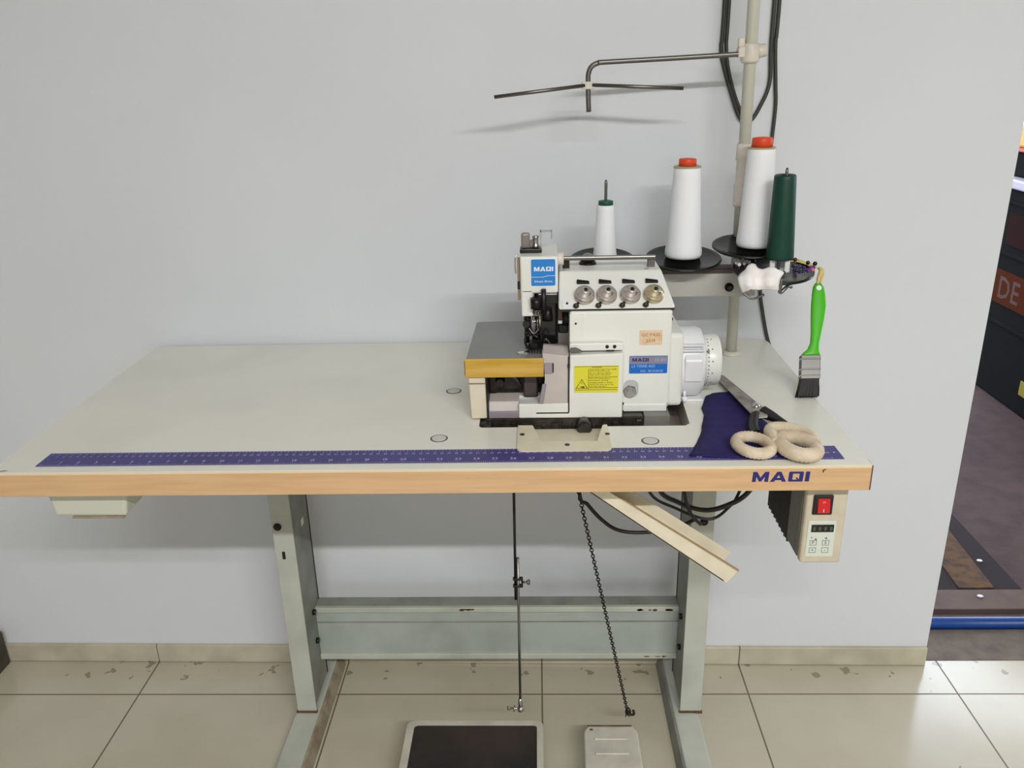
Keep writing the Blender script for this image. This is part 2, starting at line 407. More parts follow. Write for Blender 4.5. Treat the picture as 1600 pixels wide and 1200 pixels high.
slab_with_hole(.7385, .775).build('tabletop', M_top, T)
MB().box(.0005, 1.1995, -.0012, .0003, .7385, .7716, .0004, 1).build('front_edge_band', M_beech, T)
MB().box(.0005, 1.1995, -.0008, .0002, .7716, .7742).build('edge_line', M_beech_line, T)
MB().box(1.1993, 1.2010, -.0014, .02, .7385, .7745, .0003, 1).build('corner_chip', M_brownend, T)
b = MB(); b.prism([(1.1345, -.0012, .7690), (1.1375, -.0012, .7705), (1.1400, -.0012, .7700), (1.1372, -.0012, .7682), (1.1362, -.0012, .7655), (1.1350, -.0012, .7652)], (0, -.0002, 0))
b.build('edge_scratch', M_brownend, T)
MB().prism([(.010, .004, .7750), (.016, .003, .7750), (.026, .006, .7750), (.020, .008, .7750)], (0, 0, .0003)).build('corner_chip', M_greendark, T)
b = MB(); maqi(b, (1.0425, -.0012, .7522), (1, 0, 0), (0, 0, 1), (0, -1, 0), .0755, .0148); b.build('brand_lettering', M_navyink, T)
# ruler strip stuck along the front
R = MB().box(.057, 1.1695, .0185, .0600, .7752, .7757).build('ruler_strip', M_ruler, T)
b = MB(); X0 = .062
for k in range(0, 436):
    x = X0+k*.00254
    if x > 1.155: break
    l = .0055 if k % 10 == 0 else (.004 if k % 5 == 0 else .0025)
    b.box(x-.00022, x+.00022, .019, .019+l, .7757, .7759)
for k in range(0, 221):
    x = X0+k*.005
    if x > 1.155: break
    l = .006 if k % 2 == 0 else .003
    b.box(x-.00022, x+.00022, .0595-l, .0595, .7757, .7759)
for k in range(1, 44): 
    if X0+k*.0254 < 1.15: text(b, str(k), (X0+k*.0254, .0265, .7759), (1, 0, 0), (0, 1, 0), .0088, True)
for k in range(1, 110):
    if X0+k*.01 < 1.15: text(b, str(k), (X0+k*.01, .0455, .7759), (1, 0, 0), (0, 1, 0), .0062, True, .75)
text(b, 'cms', (1.142, .036, .7759), (1, 0, 0), (0, 1, 0), .008)
b.box(1.1605, 1.1635, .037, .040, .7757, .7759)
b.build('ruler_print', M_paleink, R)
# round plugs
for x, y in ((.6163, .2902), (.612, .0997), (.917, .0834)):
    q = MB().cyl((x, y, .7745), (x, y, .7753), .0128, seg=36).build('plug_ring', M_black, T)
    MB().lathe([(0, .0108), (.7, .0108), (1, .0095)], (x, y, .7745), (x, y, .7762), 36).build('hole_plug', mat('pale_plug', (206, 203, 196), .4), q)
# leg frames
for xl, xr, fx0, fx1, flip in ((.2475, .2870, .243, .2925, 1), (1.0405, 1.0835, 1.028, 1.078, -1)):
    ix = xr if flip == 1 else xl
    b = MB()
    b.box(xl, xr, .367, .3695, .03, .7385, .0006, 1)
    ox = xl if flip == 1 else xr
    b.box(min(ox, ox+flip*.0025), max(ox, ox+flip*.0025), .3695, .475, .05, .7385)
    L = b.build('leg', M_green, T)
    b = MB(); b.box(min(ix, ix-flip*.0025), max(ix, ix-flip*.0025), .3695, .472, .048, .7385, .0005, 1)
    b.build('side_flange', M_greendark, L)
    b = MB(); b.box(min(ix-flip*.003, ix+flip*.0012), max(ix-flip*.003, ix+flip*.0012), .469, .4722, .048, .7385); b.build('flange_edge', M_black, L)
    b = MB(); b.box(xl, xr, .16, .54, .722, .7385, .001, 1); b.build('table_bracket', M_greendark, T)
    b = MB(); b.box(fx0, fx1, -.04, .553, .004, .03, .003); F = b.build('foot', M_green, T)
    b = MB(); b.hexa([(fx1-.002 if flip == 1 else fx0-.012, -.04, 0), (fx1+.014 if flip == 1 else fx0+.002, -.04, 0), (fx1+.014 if flip == 1 else fx0+.002, .553, 0), (fx1-.002 if flip == 1 else fx0-.012, .553, 0),
                      (fx1-.002 if flip == 1 else fx0-.004, -.04, .027), (fx1+.004 if flip == 1 else fx0+.002, -.04, .027), (fx1+.004 if flip == 1 else fx0+.002, .553, .027), (fx1-.002 if flip == 1 else fx0-.004, .553, .027)], .001, 1)
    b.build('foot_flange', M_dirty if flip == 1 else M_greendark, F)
    b = MB(); b.box(xl-.002, xr+.002, .364, .369, .029, .034); b.build('rusty_weld', M_rust, L)
    for z in ((.2378, .167) if flip == 1 else (.2384, .1636)):
        yb = .424 if flip == 1 else .405
        MB().cyl((ix, yb, z), (ix+flip*.006, yb, z), .0062, seg=6).build('bolt', M_iron, L)
    zf = .4729 if flip == 1 else .4775
    MB().lathe([(0, .0075), (.5, .0075), (.5, .005), (1, .0045)], (xl+.0115 if flip == 1 else 1.0639, .3675, zf), (xl+.0115 if flip == 1 else 1.0639, .361, zf), 20).build('bolt', M_iron, L)
    if flip == 1:
        MB().box(.2605, .2665, .3662, .3675, .401, .418, .001, 1).build('slot', M_black, L)
        MB().box(.2868, .2874, .421, .436, .441, .456, .001, 1).build('slot', M_labelwhite, L)
# cross rail between the legs
b = MB(); b.box(.287, 1.0405, .442, .4445, .118, .226, .0005, 1); RL = b.build('cross_rail', M_rail, T)
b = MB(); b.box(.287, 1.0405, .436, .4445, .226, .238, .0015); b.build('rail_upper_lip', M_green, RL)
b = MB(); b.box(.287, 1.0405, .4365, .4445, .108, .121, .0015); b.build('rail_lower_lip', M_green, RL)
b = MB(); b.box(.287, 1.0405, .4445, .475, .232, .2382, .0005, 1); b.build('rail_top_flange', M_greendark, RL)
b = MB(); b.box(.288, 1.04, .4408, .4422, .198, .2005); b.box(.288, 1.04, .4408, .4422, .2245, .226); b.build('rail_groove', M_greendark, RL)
random.seed(3)
b = MB()
for k in range(18):
    b = MB()
    x = random.choice([random.uniform(.96, 1.035), random.uniform(.985, 1.038), random.uniform(.99, 1.038), random.uniform(.585, .615)]); z = random.choice([.114, .231]) if x > .9 else random.uniform(.228, .236)
    if .58 < x < .62 and z > .2: pass
    w_, h_ = random.uniform(.002, .009), random.uniform(.001, .004)
    yy = .4357 if z > .2 else .4362
    pts = [(x+w_*math.cos(a)*random.uniform(.6, 1), yy, z+h_*math.sin(a)*random.uniform(.5, 1)) for a in [i*PI/4 for i in range(8)]]
    b.prism(pts, (0, .0012, 0))
    b.build('rust_patch', M_rust, RL)
# chip tray let into the front of the opening
TR = [(.7268, .137), (.7268, .0565)] + [(.7355-.0087*math.cos(a), .0577-.0087*math.sin(a)) for a in [k*PI/10 for k in range(1, 6)]] + \
     [(.851+.0087*math.sin(a), .0577-.0087*math.cos(a)) for a in [k*PI/10 for k in range(0, 5)]] + [(.8597, .0577), (.8597, .137), (.8545, .137), (.8428, .0785), (.7592, .0785), (.7475, .137)]
b = MB(); b.prism([(x, y, .7752) for x, y in TR], (0, 0, .0028)); 
TY = b.build('chip_tray', M_cream, T)
b = MB(); b.hexa([(.7475, .158, .7600), (.8560, .158, .7600), (.8385, .082, .7660), (.7640, .082, .7660), (.7475, .158, .7620), (.8560, .158, .7620), (.8385, .082, .7680), (.7640, .082, .7680)])
b.hexa([(.7625, .0785, .7640), (.8395, .0785, .7640), (.8395, .0835, .7660), (.7625, .0835, .7660), (.7592, .0770, .7778), (.8428, .0770, .7778), (.8425, .0790, .7778), (.7595, .0790, .7778)])
b.hexa([(.7520, .137, .7610), (.7540, .137, .7610), (.7660, .0800, .7660), (.7625, .0800, .7660), (.7470, .1365, .7776), (.7490, .1365, .7776), (.7612, .0785, .7778), (.7592, .0785, .7778)])
b.hexa([(.8480, .137, .7610), (.8500, .137, .7610), (.8395, .0800, .7660), (.8365, .0800, .7660), (.8530, .1365, .7776), (.8550, .1365, .7776), (.8428, .0785, .7778), (.8408, .0785, .7778)])
b.build('tray_well', M_cream, TY)
for x, y in ((.7316, .1035), (.8583-.003, .1026), (.7957, .0668)):
    MB().cyl((x+.002, y, .7778), (x+.002, y, .7787), .0036, seg=16).build('screw', M_black, TY)
# pan closing the opening from below
b = MB(); b.box(.655, .998, .125, .352, .7325, .7360, .001, 1); b.build('opening_pan', mat('brown_grey_pan', (176, 160, 148), .45, noise=.1), T)
# treadle bar
MB().box(.287, 1.03, .128, .146, .022, .034, .001, 1).build('treadle_bar', M_greendark, T)

# ------------------------------------------------------------------ pedals
t = thing('treadle_pedal', 'wide treadle pedal with a black rubber mat in an off-white frame', 'pedal', (.63, .15, 0))
b = MB(); o2 = rrect(.489, .759, -.02, .308, .014); i2 = rrect(.5035, .7465, .0, .2985, .008)
bm = b.bm
vo = [bm.verts.new((x, y, .062)) for x, y in o2]; vi = [bm.verts.new((x, y, .062)) for x, y in i2]; n = len(vo)
for k in range(n): bm.faces.new([vo[k], vo[(k+1) % n], vi[(k+1) % n], vi[k]])
r = bmesh.ops.extrude_face_region(bm, geom=bm.faces[:])
for v in [g for g in r['geom'] if isinstance(g, bmesh.types.BMVert)]: v.co.z = .046
b.build('frame', M_pedal, t)
b = MB(); b.prism([(x, y, .048) for x, y in i2], (0, 0, .0105)); b.build('rubber_mat', M_mat, t)
for x in (.50, .73): MB().box(x, x+.02, .125, .15, 0.0342, .048).build('hinge', M_iron, t)
t = thing('lifter_pedal', 'small off-white ribbed foot pedal beside the right table leg', 'pedal', (.885, .15, 0))
b = MB(); b.prism([(x, y, .047) for x, y in [(.829, -.02), (.943, -.02), (.9435, .283), (.935, .2965), (.847, .2965), (.8385, .283)]], (0, 0, .013), .003); b.build('plate', M_pedal, t)
for k in range(6):
    y = .262-k*.037
    b = MB(); b.box(.857, .921, y-.0028, y+.0028, .059, .0625, .0012, 1); b.build('rib', M_pedal, t)
b = MB(); b.box(.86, .91, .125, .15, .0342, .0475); b.build('hinge', M_iron, t)
b = MB(); b.box(.846, .933, .2945, .2975, .0605, .0612); b.box(.85, .856, .284, .288, .0600, .0608); b.build('scuffs', M_rust, t)

# ------------------------------------------------------------------ rod and chain
t = thing('treadle_rod', 'thin steel rod with a clamp hanging under the table', 'rod', (.716, .2, .16))
MB().cyl((.7165, .2, .7380), (.7145, .2, .425), .0023, seg=10).build('upper_rod', M_iron, t)
MB().cyl((.7196, .2, .508), (.7181, .2, .205), .0023, seg=10).build('lower_rod', M_darksteel, t)
b = MB()
for z in (.4665, .4525): b.box(.7105, .7275, .196, .204, z-.0022, z+.0022, .001, 1)
b.box(.7245, .7275, .196, .204, .452, .467, .0008, 1); b.build('clamp', M_iron, t)
MB().tube([(.7275, .2, .4595), (.734, .2, .4595)], .0018, 8, False).tube([(.734, .2, .4595), (.7375, .2, .464), (.7385, .2, .4595), (.7375, .2, .455)], .0014, 8, closed=True).build('wing_screw', M_darksteel, t)
MB().lathe([(0, .003), (.3, .0045), (.8, .0045), (1, .0035)], (.718, .2, .213), (.7183, .2, .193), 12).ball((.7185, .2, .189), .0062, 14).build('ball_joint', M_steel, t)
MB().cyl((.7185, .2, .189), (.7015, .2, .191), .0018, seg=8).lathe([(0, .0055), (1, .0055)], (.708, .2, .190), (.7055, .2, .1903), 12).tube([(.7015, .2, .191), (.6965, .2, .1955), (.695, .2, .191), (.6965, .2, .187)], .0013, 8, closed=True).build('joint_screw', M_steel, t)

A, B = V((.8042, .12, .7375)), V((.9265, .3225, .076))
t = thing('pull_chain', 'dark steel link chain slanting down from the table to the small pedal', 'chain', tuple(B))
b = MB(); N = 92; d = (B-A); step = d/N; u = d.normalized(); s1 = u.cross(V((0, 1, 0))).normalized(); s2 = u.cross(s1)
for k in range(N):
    c = A+step*(k+.5); s = s1 if k % 2 == 0 else s2
    if k % 2: s = (s2+s1*.35).normalized()
    Lh, Wh = step.length*.60, .0029
    pts = [c+u*(Lh*math.cos(a))+s*(Wh*math.sin(a)) for a in [i*2*PI/10 for i in range(10)]]
    b.tube(pts, .00095, 5, smooth=False, closed=True)
b.build('links', M_iron, t)
b = MB(); b.ball(B+V((.002, 0, -.004)), .008, 10, (.8, .7, 1.2)); b.tube([B+V((0, 0, -.004)), B+V((.008, .0, -.012)), B+V((.014, 0, -.010)), B+V((.012, 0, -.001))], .0026, 8)
b.tube([B+V((0, 0, -.006)), B+V((-.003, -.002, -.0155))], .001, 6, False); b.tube([B+V((.004, 0, -.008)), B+V((.004, -.002, -.0155))], .001, 6, False); b.build('hook', M_oily, t)

# ------------------------------------------------------------------ drawer, chute, control box under the table
t = thing('utensil_drawer', 'small cream drawer under the left end of the table', 'drawer', (.11, .03, .69))
b = MB(); b.hexa([(.0600, .03, .6895), (.1640, .03, .6885), (.166, .26, .690), (.058, .26, .690), (.055, .028, .7384), (.1735, .028, .7384), (.1735, .26, .7384), (.055, .26, .7384)], .005, 3)
b.build('drawer_box', mat('drawer_plastic', (202, 203, 190), .45), t)
b = MB(); b.box(.045, .1835, .035, .265, .7325, .7384, .001, 1); b.build('drawer_rail', M_greendark, t)
b = MB(); b.box(.085, .162, .029, .034, .6862, .6892, .001, 1); b.build('finger_lip', M_dirty, t)

t = thing('waste_chute', 'cream open channel chute slanting down under the table', 'chute', (.94, .08, .56))
ax = V((.1998, 0, -.1507)).normalized(); nn = V((-ax.z, 0, ax.x))  # up-perpendicular
P0 = V((.8279, 0, .7123)); 
def chp(s_, h_, y_): q = P0+ax*s_+nn*h_; return (q.x, y_, q.z)
E0, E1 = -.03, .25
b = MB()
def plate(h0, h1, y0, y1, e0, e1):
    b.hexa([chp(e0, h0, y0), chp(e1, h0, y0), chp(e1, h0, y1), chp(e0, h0, y1), chp(e0, h1, y0), chp(e1, h1, y0), chp(e1, h1, y1), chp(e0, h1, y1)], .0008, 1)
plate(0, .0265, .048, .051, E0, E1+.006); plate(0, .0265, .100, .103, E0, E1+.008); plate(0, .003, .048, .103, E0, E1)
b.bm.verts.ensure_lookup_table()
for v in b.bm.verts: v.co.z = min(v.co.z, .7383)
b.build('channel', M_cream, t)
b = MB(); b.hexa([chp(E0, .0265, .047), chp(E1+.006, .0265, .047), chp(E1+.006, .0265, .0525), chp(E0, .0265, .0525), chp(E0, .028, .047), chp(E1+.006, .028, .047), chp(E1+.006, .028, .0525), chp(E0, .028, .0525)])
for v in b.bm.verts: v.co.z = min(v.co.z, .7383)
b.build('rolled_rim', mat('rim_tan', (176, 150, 112), .5), t)
b = MB(); b.box(.79, .83, .05, .10, .73, .7384, .001, 1); b.build('mount', M_cream, t)

t = thing('motor_control_box', 'beige motor control box with a red switch under the table', 'control box', (1.157, .05, .604))
b = MB(); b.hexa([(1.1290, .030, .6040), (1.1865, .030, .6040), (1.1865, .044, .6040), (1.1290, .044, .6040), (1.129, .030, .7384), (1.1865, .030, .7384), (1.1865, .044, .7384), (1.129, .044, .7384)], .004, 3)
BX = b.build('housing', M_ctrl, t)
b = MB(); b.hexa([(1.1275, .058, .612), (1.1300, .058, .612), (1.1300, .09, .612), (1.1275, .09, .612), (1.1275, .058, .7384), (1.13, .058, .7384), (1.13, .09, .7384), (1.1275, .09, .7384)])
b.box(1.128, 1.182, .043, .09, .607, .7384, .002, 1); b.build('motor_casing', M_sink2, t)
b = MB(); b.box(1.1295, 1.18, .09, .2045, .604, .7384, .002, 1)
for k in range(16):
    y = .093+k*.0071; b.box(1.1285, 1.182, y, y+.0032, .602+ (.002 if k % 2 else 0), .737)
b.build('heatsink', M_sink, t)
b = MB(); b.hexa([(1.14, .055, .604), (1.18, .055, .604), (1.18, .10, .612), (1.14, .10, .612), (1.14, .055, .62), (1.18, .055, .62), (1.18, .10, .625), (1.14, .10, .625)]); b.build('lower_cover', M_black, t)
S = MB().box(1.1385, 1.1655, .0268, .031, .6845, .7150, .0012, 1).build('switch_bezel', M_black, t)
Rk = MB().hexa([(1.1440, .0235, .689), (1.1610, .0235, .689), (1.1610, .028, .689), (1.1440, .028, .689), (1.1440, .0262, .7105), (1.1610, .0262, .7105), (1.1610, .028, .7105), (1.1440, .028, .7105)], .0008, 1).build('rocker', M_red, S)
b = MB(); text(b, 'O', (1.1525, .0255, .7035), (1, 0, 0), (0, -.12, 1), .0045, True); b.build('off_mark', M_labelwhite, S)
b = MB(); b.hexa([(1.1518, .0232, .691), (1.1526, .0232, .691), (1.1526, .0238, .691), (1.1518, .0238, .691), (1.1518, .0236, .6955), (1.1526, .0236, .6955), (1.1526, .0243, .6955), (1.1518, .0243, .6955)]); b.build('on_mark', M_labelwhite, S)
Pn = MB().box(1.1350, 1.1745, .0291, .0302, .6165, .6740, .001, 1).build('button_panel', M_panel, t)
D = MB().box(1.1400, 1.1715, .0282, .0295, .6560, .6680, .0005, 1).build('display', M_blackgloss, Pn)
b = MB()
for k in range(4): text(b, '8', (1.1442+k*.0078, .0281, .6588), (1, 0, 0), (0, 0, 1), .0088, True, .9)
b.build('display_digits', M_segment, Pn)
b = MB()
def ringbox(x0, x1, z0, z1, w=.0005, y=.0290):
    b.box(x0, x1, y-.0003, y, z0, z0+w); b.box(x0, x1, y-.0003, y, z1-w, z1); b.box(x0, x0+w, y-.0003, y, z0, z1); b.box(x1-w, x1, y-.0003, y, z0, z1)
for x0, z0, ch in ((1.1402, .6345, 'P'), (1.1577, .6345, 'S'), (1.1402, .6225, '+'), (1.1577, .6225, '-')):
    ringbox(x0, x0+.0095, z0, z0+.0085); text(b, ch, (x0+.0047, .0288, z0+.0022), (1, 0, 0), (0, 0, 1), .007, True)
text(b, '*', (1.142, .0288, .6445), (1, 0, 0), (0, 0, 1), .006, True); text(b, '▲', (1.148, .0288, .6435), (1, 0, 0), (0, 0, 1), .004, True)
b.prism([(1.1605, .0288, .6450), (1.1645, .0288, .6450), (1.1625, .0288, .6485)], (0, .0003, 0))
b.build('button_symbols', mat('teal_grey_ink', (96, 116, 116), .5), Pn)
MB().hexa([(1.1860, .030, .72), (1.192, .034, .725), (1.192, .06, .725), (1.186, .06, .72), (1.1860, .030, .7384), (1.194, .034, .7384), (1.194, .06, .7384), (1.186, .06, .7384)], .001, 1).build('mounting_ear', M_ctrl, t)

# cables under the table
for pts, r, lab in (
    ([(.94, .2, .7380), (.95, .2, .64), (.9834, .2, .6108), (1.0256, .2, .5962), (1.0614, .2, .6042), (1.0956, .2, .6296), (1.13, .2, .70), (1.135, .2, .7380)], .0042, 'thick black cable looping in front of the right leg top'),
    ([(.925, .21, .7380), (.935, .21, .63), (.9842, .21, .593), (1.0371, .21, .5735), (1.067, .21, .5942), (1.085, .21, .63), (1.11, .21, .7380)], .0026, 'lowest thin black cable looping in front of the right leg'),
    ([(1.0, .19, .7380), (.99, .19, .65), (1.0, .19, .60), (1.02, .19, .575)], .003, 'short black cable hanging straight beside the right leg bracket'),
    ([(.82, .33, .7380), (.8299, .35, .5519), (.8453, .35, .5253), (.8716, .35, .493), (.9016, .35, .471), (.9432, .35, .4652), (1.0, .345, .474), (1.045, .34, .5)], .0036, 'black cable curving behind the cream chute')):
    o = MB().tube(pts, r, 8).build('power_cable', M_cableblack); recentre(o, pts[0]); tag(o, lab, 'cable')

# ------------------------------------------------------------------ cables on the wall
def wallcable(pts, r, lab):
    p = [(x, wy(x)-r-.001, z) for x, z in pts]
    o = MB().tube(p, r, 8, samples=10).build('wall_cable', M_cable); recentre(o, p[0]); tag(o, lab, 'cable')
wallcable([(1.081, 1.9), (1.082, 1.377), (1.0805, 1.305), (1.088, 1.27), (1.104, 1.225), (1.122, 1.185), (1.1397, 1.181), (1.155, 1.205), (1.168, 1.2427), (1.166, 1.30), (1.1655, 1.3758), (1.165, 1.9)], .0036, 'dark cable hanging in a loop down the wall behind the pole')
wallcable([(1.0885, 1.9), (1.0895, 1.377), (1.089, 1.31), (1.096, 1.265), (1.111, 1.22), (1.125, 1.192)], .0032, 'dark cable hanging inside the wall loop on its left strand')
wallcable([(1.1735, 1.9), (1.174, 1.377), (1.173, 1.31), (1.179, 1.24), (1.182, 1.20), (1.179, 1.11), (1.175, 1.0), (1.178, .93), (1.1827, .8682), (1.19, .83), (1.201, .785), (1.213, .745), (1.2165, .70), (1.215, .5)], .0034, 'dark cable running down the wall past the table corner')

# ------------------------------------------------------------------ thread stand
SX, SY = 1.1135, .462
t = thing('thread_stand', 'tall cream thread stand pole with black spool discs and bent guide arm', 'thread stand', (SX, SY, H))
MB().lathe([(0, .0172), (.4, .0168), (1, .0125)], (SX, SY, H), (SX, SY, H+.007), 28).build('base_collar', M_pipe, t)
MB().cyl((SX, SY, H), (SX-.009, SY, 2.0), .0098, seg=24).build('pole', M_pipe, t)
b = MB(); b.lathe([(0, .0125), (.04, .0135), (.35, .0135), (.38, .0115), (.72, .0112), (.75, .0132), (1, .012)], (SX-.002, SY, 1.045), (SX-.003, SY, 1.150), 24); b.build('pole_coupling', M_clampw, t)
b = MB(); b.box(.80, 1.138, .418, .446, .896, .9385, .0015, 1); XB = b.build('crossbar', M_bracket, t)
b = MB(); b.box(.80, 1.150, .415, .449, .9385, .9465, .001, 1); b.build('crossbar_top', M_barbrown, XB)
b = MB(); b.tube([(1.085, .30, .936), (1.10, .295, .925), (1.12, .30, .93)], .002, 6); b.tube([(1.172, .43, .93), (1.170, .33, .935), (1.158, .305, .942), (1.145, .298, .934), (1.146, .30, .955)], .003, 8); b.build('end_hook', M_darksteel, XB)
MB().lathe([(0, .0075), (.5, .0075), (.55, .004), (1, .004)], (1.091, .418, .9135), (1.091, .408, .9135), 18).build('set_screw', M_iron, XB)
discs = [((.8725, .437, .964), .0545), ((1.0125, .432, .965), .0625), ((1.1155, .405, .989), .0575), ((1.149, .3650, .958), .0640)]
for i, (c, r) in enumerate(discs):
    r *= 1.04
    dsk = MB().lathe([(0, r*.25), (.05, r*.9), (.35, r), (.8, r), (1, r*.97), (.62, r*.9), (.55, r*.3), (.6, .004)], (c[0], c[1]+.0005, c[2]-.006), c, 48, caps=True)
    DO = dsk.build('spool_disc', M_blackgloss, t)
    b = MB()
    for k in range(3):
        a = k*2*PI/3+.4+i; ca, sa = math.cos(a), math.sin(a)
        q = [(c[0]+ca*u_-sa*w_, c[1]+sa*u_+ca*w_) for u_, w_ in ((.006, -.0015), (r*.88, -.0015), (r*.88, .0015), (.006, .0015))]
        b.hexa([(x, y, c[2]-.0032) for x, y in q]+[(x, y, c[2]-.0008) for x, y in q])
    SP = DO
    if i == 0: SP = b.build('disc_spoke', M_black, DO)
    tilt = Matrix.Translation(c) @ Matrix.Rotation(math.radians(3.2), 4, 'X') @ Matrix.Translation(-V(c))
    L0 = Matrix.Translation(V((SX, SY, H)))
    for q_ in {DO, SP}: q_.data.transform(L0.inverted() @ tilt @ L0)
pins = [((.8760, .430), 1.0985, .965), ((1.0115, .432), 1.120, .965), ((1.1243, .400), 1.150, .988), ((1.1512, .342), 1.1225, .958)]
for (x, y), ztop, zb in pins:
    MB().lathe([(0, .0026), (.97, .0026), (1, .0016)], (x, y, min(zb-.02, .94)), (x, y, ztop), 12).build('spool_pin', M_darksteel, t)
for (x, y), zz in (((.876, .43), .952), ((1.0115, .432), .952), ((1.1243, .405), .975), ((1.151, .3595), .948)):
    MB().cyl((x, y, .94), (x, y, zz), .006, seg=12).build('pin_nut', M_iron, t)
b = MB(); b.tube([(1.172, .435, .942), (1.165, .41, .9425), (1.151, .3595, .944)], .005, 8); b.tube([(1.12, .43, .942), (1.1243, .405, .944)], .005, 8); b.build('disc_arm', M_iron, t)
# guide arm
ZA = 1.2946
CL = MB().lathe([(0, .0125), (.15, .015), (.85, .015), (1, .0125)], (SX-.0045, SY, ZA-.018), (SX-.0045, SY, ZA+.012), 24)
CL.hexa([(1.088, .452, ZA-.009), (1.102, .452, ZA-.009), (1.102, .472, ZA-.009), (1.088, .472, ZA-.009), (1.088, .452, ZA+.006), (1.102, .452, ZA+.008), (1.102, .472, ZA+.008), (1.088, .472, ZA+.006)], .002, 2)
CL.lathe([(0, .009), (.3, .011), (1, .010)], (1.118, SY-.002, ZA-.001), (1.134, SY-.002, ZA+.002), 8)
CL.box(1.088, 1.098, .455, .465, ZA+.006, ZA+.020, .002)
CL.build('arm_clamp', M_clampw, t)
MB().tube([(1.100, .4575, 1.2915), (1.084, .457, 1.2905), (.98, .454, 1.2868), (.872, .45, 1.2835), (.862, .45, 1.2825), (.8525, .45, 1.2785), (.8470, .45, 1.270), (.8455, .45, 1.255), (.8470, .45, 1.2070)], .0042, 12, samples=5).build('guide_arm', M_darksteel, t)
b = MB(); b.box(.8355, .8565, .4425, .4575, 1.2425, 1.2545, .0015); b.build('bar_clamp', M_clampw, t)
MB().cyl((.8400, .444, 1.2487), (.6916, .430, 1.2344), .0031, seg=12).build('guide_bar', M_darksteel, t)
MB().cyl((.8520, .444, 1.2490), (.9987, .432, 1.2410), .0031, seg=12).build('guide_bar', M_darksteel, t)

# ------------------------------------------------------------------ thread cones
TW = thread_material('white_thread', (246, 247, 250))
def cone(name, label, c, ztop, rb, rt, capm, capz, capr, flange, threadm, zb):
    o = thing(name, label, 'thread spool', (c[0], c[1], zb), group='thread cones on the stand')
    h = ztop-zb
    prof = [(0, rb*.93), (.03, rb), (.07, rb*1.0)]+[(k/12, rb+(rt-rb)*((k/12)**.85)) for k in range(2, 12)]+[(.985, rt*1.0), (1, rt*.95)]
    MB().lathe(prof, (c[0], c[1], zb), (c[0], c[1], ztop), 48).build('thread', threadm, o)
    if capm:
        MB().lathe([(0, capr*1.02), (.8, capr), (.93, capr*.95), (1, capr*.5), (.96, capr*.2)], (c[0], c[1], ztop), (c[0], c[1], capz), 32).build('cap', capm, o)
    if flange:
        MB().lathe([(0, flange*.98), (.5, flange), (1, flange*.97)], (c[0], c[1], ztop-.0005), (c[0], c[1], ztop+.0014), 40).build('flange', mat('olive_flange', (178, 176, 130), .5), o)
    return o
cone('thread_cone', 'small white thread cone with a dark green collar on the leftmost disc', (.8760, .430), 1.0570, .0205, .0150, M_greencap, 1.0645, .0125, 0, TW, .9645)
cone('thread_cone', 'large white thread cone with a red cap on the middle disc', (1.0115, .432), 1.1170, .0315, .0222, M_orange, 1.1310, .0145, .0235, TW, .9655)
cone('thread_cone', 'tallest white thread cone with a red cap beside the pole', (1.1243, .400), 1.1480, .0300, .0218, M_orange, 1.1650, .0165, .0225, TW, .9885)
gc = thing('thread_cone', 'slim dark green thread cone on a white holder', 'thread spool', (1.1512, .342, .9585), group='thread cones on the stand')
MB().lathe([(0, .0205), (.02, .0218), (.95, .0172), (.985, .0168), (1, .0155), (.985, .009), (.9, .008)], (1.1522, .342, .9790), (1.1492, .342, 1.1120), 40).build('cone_body', M_greencone, gc)
b = MB()
for dx, dy in ((-.013, -.006), (.010, -.010), (0, .012), (.014, .006)):
    b.box(1.1522+dx-.004, 1.1522+dx+.004, .342+dy-.002, .342+dy+.002, .9585, .981, .0005, 1)
b.build('holder_strut', mat('milky_plastic', (226, 228, 226), .4), gc)
MB().lathe([(0, .017), (1, .016)], (1.1522, .342, .9583), (1.1522, .342, .9610), 24).build('holder_base', mat('milky_plastic', (226, 228, 226), .4), gc)

# pins on the rightmost disc
def pin(xy, m_, lab, grp, r=.0031, zt=.9655):
    x, y = xy
    o = thing('pearl_pin', lab, 'pin', (x, y, .9575), group=grp)
    MB().ball((x, y, zt), r, 10).build('pearl_head', m_, o)
    MB().cyl((x, y, .9565), (x+.001, y, zt), .0005, seg=5).build('needle_shaft', M_steel, o)
DC = (1.151, .3595)
WP = [(1.0935, .395), (1.0975, .391), (1.0905, .3745), (1.0945, .370), (1.092, .360), (1.1010, .386), (1.1050, .392), (1.1090, .384), (1.1065, .376), (1.1025, .370), (1.1120, .378), (1.0985, .3800)]
for p in WP: pin(p, M_pearl, 'white pearl headed pin on the left of the black disc', 'white pearl pins')
BP = [(1.1855, .3402), (1.1790, .3300), (1.1888, .3307), (1.1720, .3130), (1.1750, .3040), (1.1767, .3456), (1.1875, .3180), (1.1816, .3090)]
for p in BP: pin(p, M_bluebead, 'dark blue pearl headed pin on the right of the black disc', 'dark blue pearl pins', .0034)
PP = [(1.1994, .3300), (1.1960, .3200), (1.1900, .3100), (1.2050, .3330)]
for p in PP: pin(p, M_purplebead, 'purple pearl headed pin near the right disc edge', 'purple pearl pins', .0034)
pin((1.1985, .3165), M_pinkbead, 'pink pearl headed pin on the right disc edge', 'pink pearl pins', .0030)
pin((1.2120, .3480), M_darkbead, 'black headed pin at the disc tip beside the brush string', 'black headed pins', .0038, .968)
pin((1.2030, .3560), M_darkbead, 'black headed pin on the yellow band', 'black headed pins', .0034, .968)
pin((1.1890, .3800), mat('maroon_pearl', (92, 36, 44), .2), 'maroon headed pin beside the green cone', 'maroon pins', .0036, .968)
pin((1.1500, .3050), M_darkbead, 'black headed pin in front of the white rag edge', 'black headed pins', .003, .964)

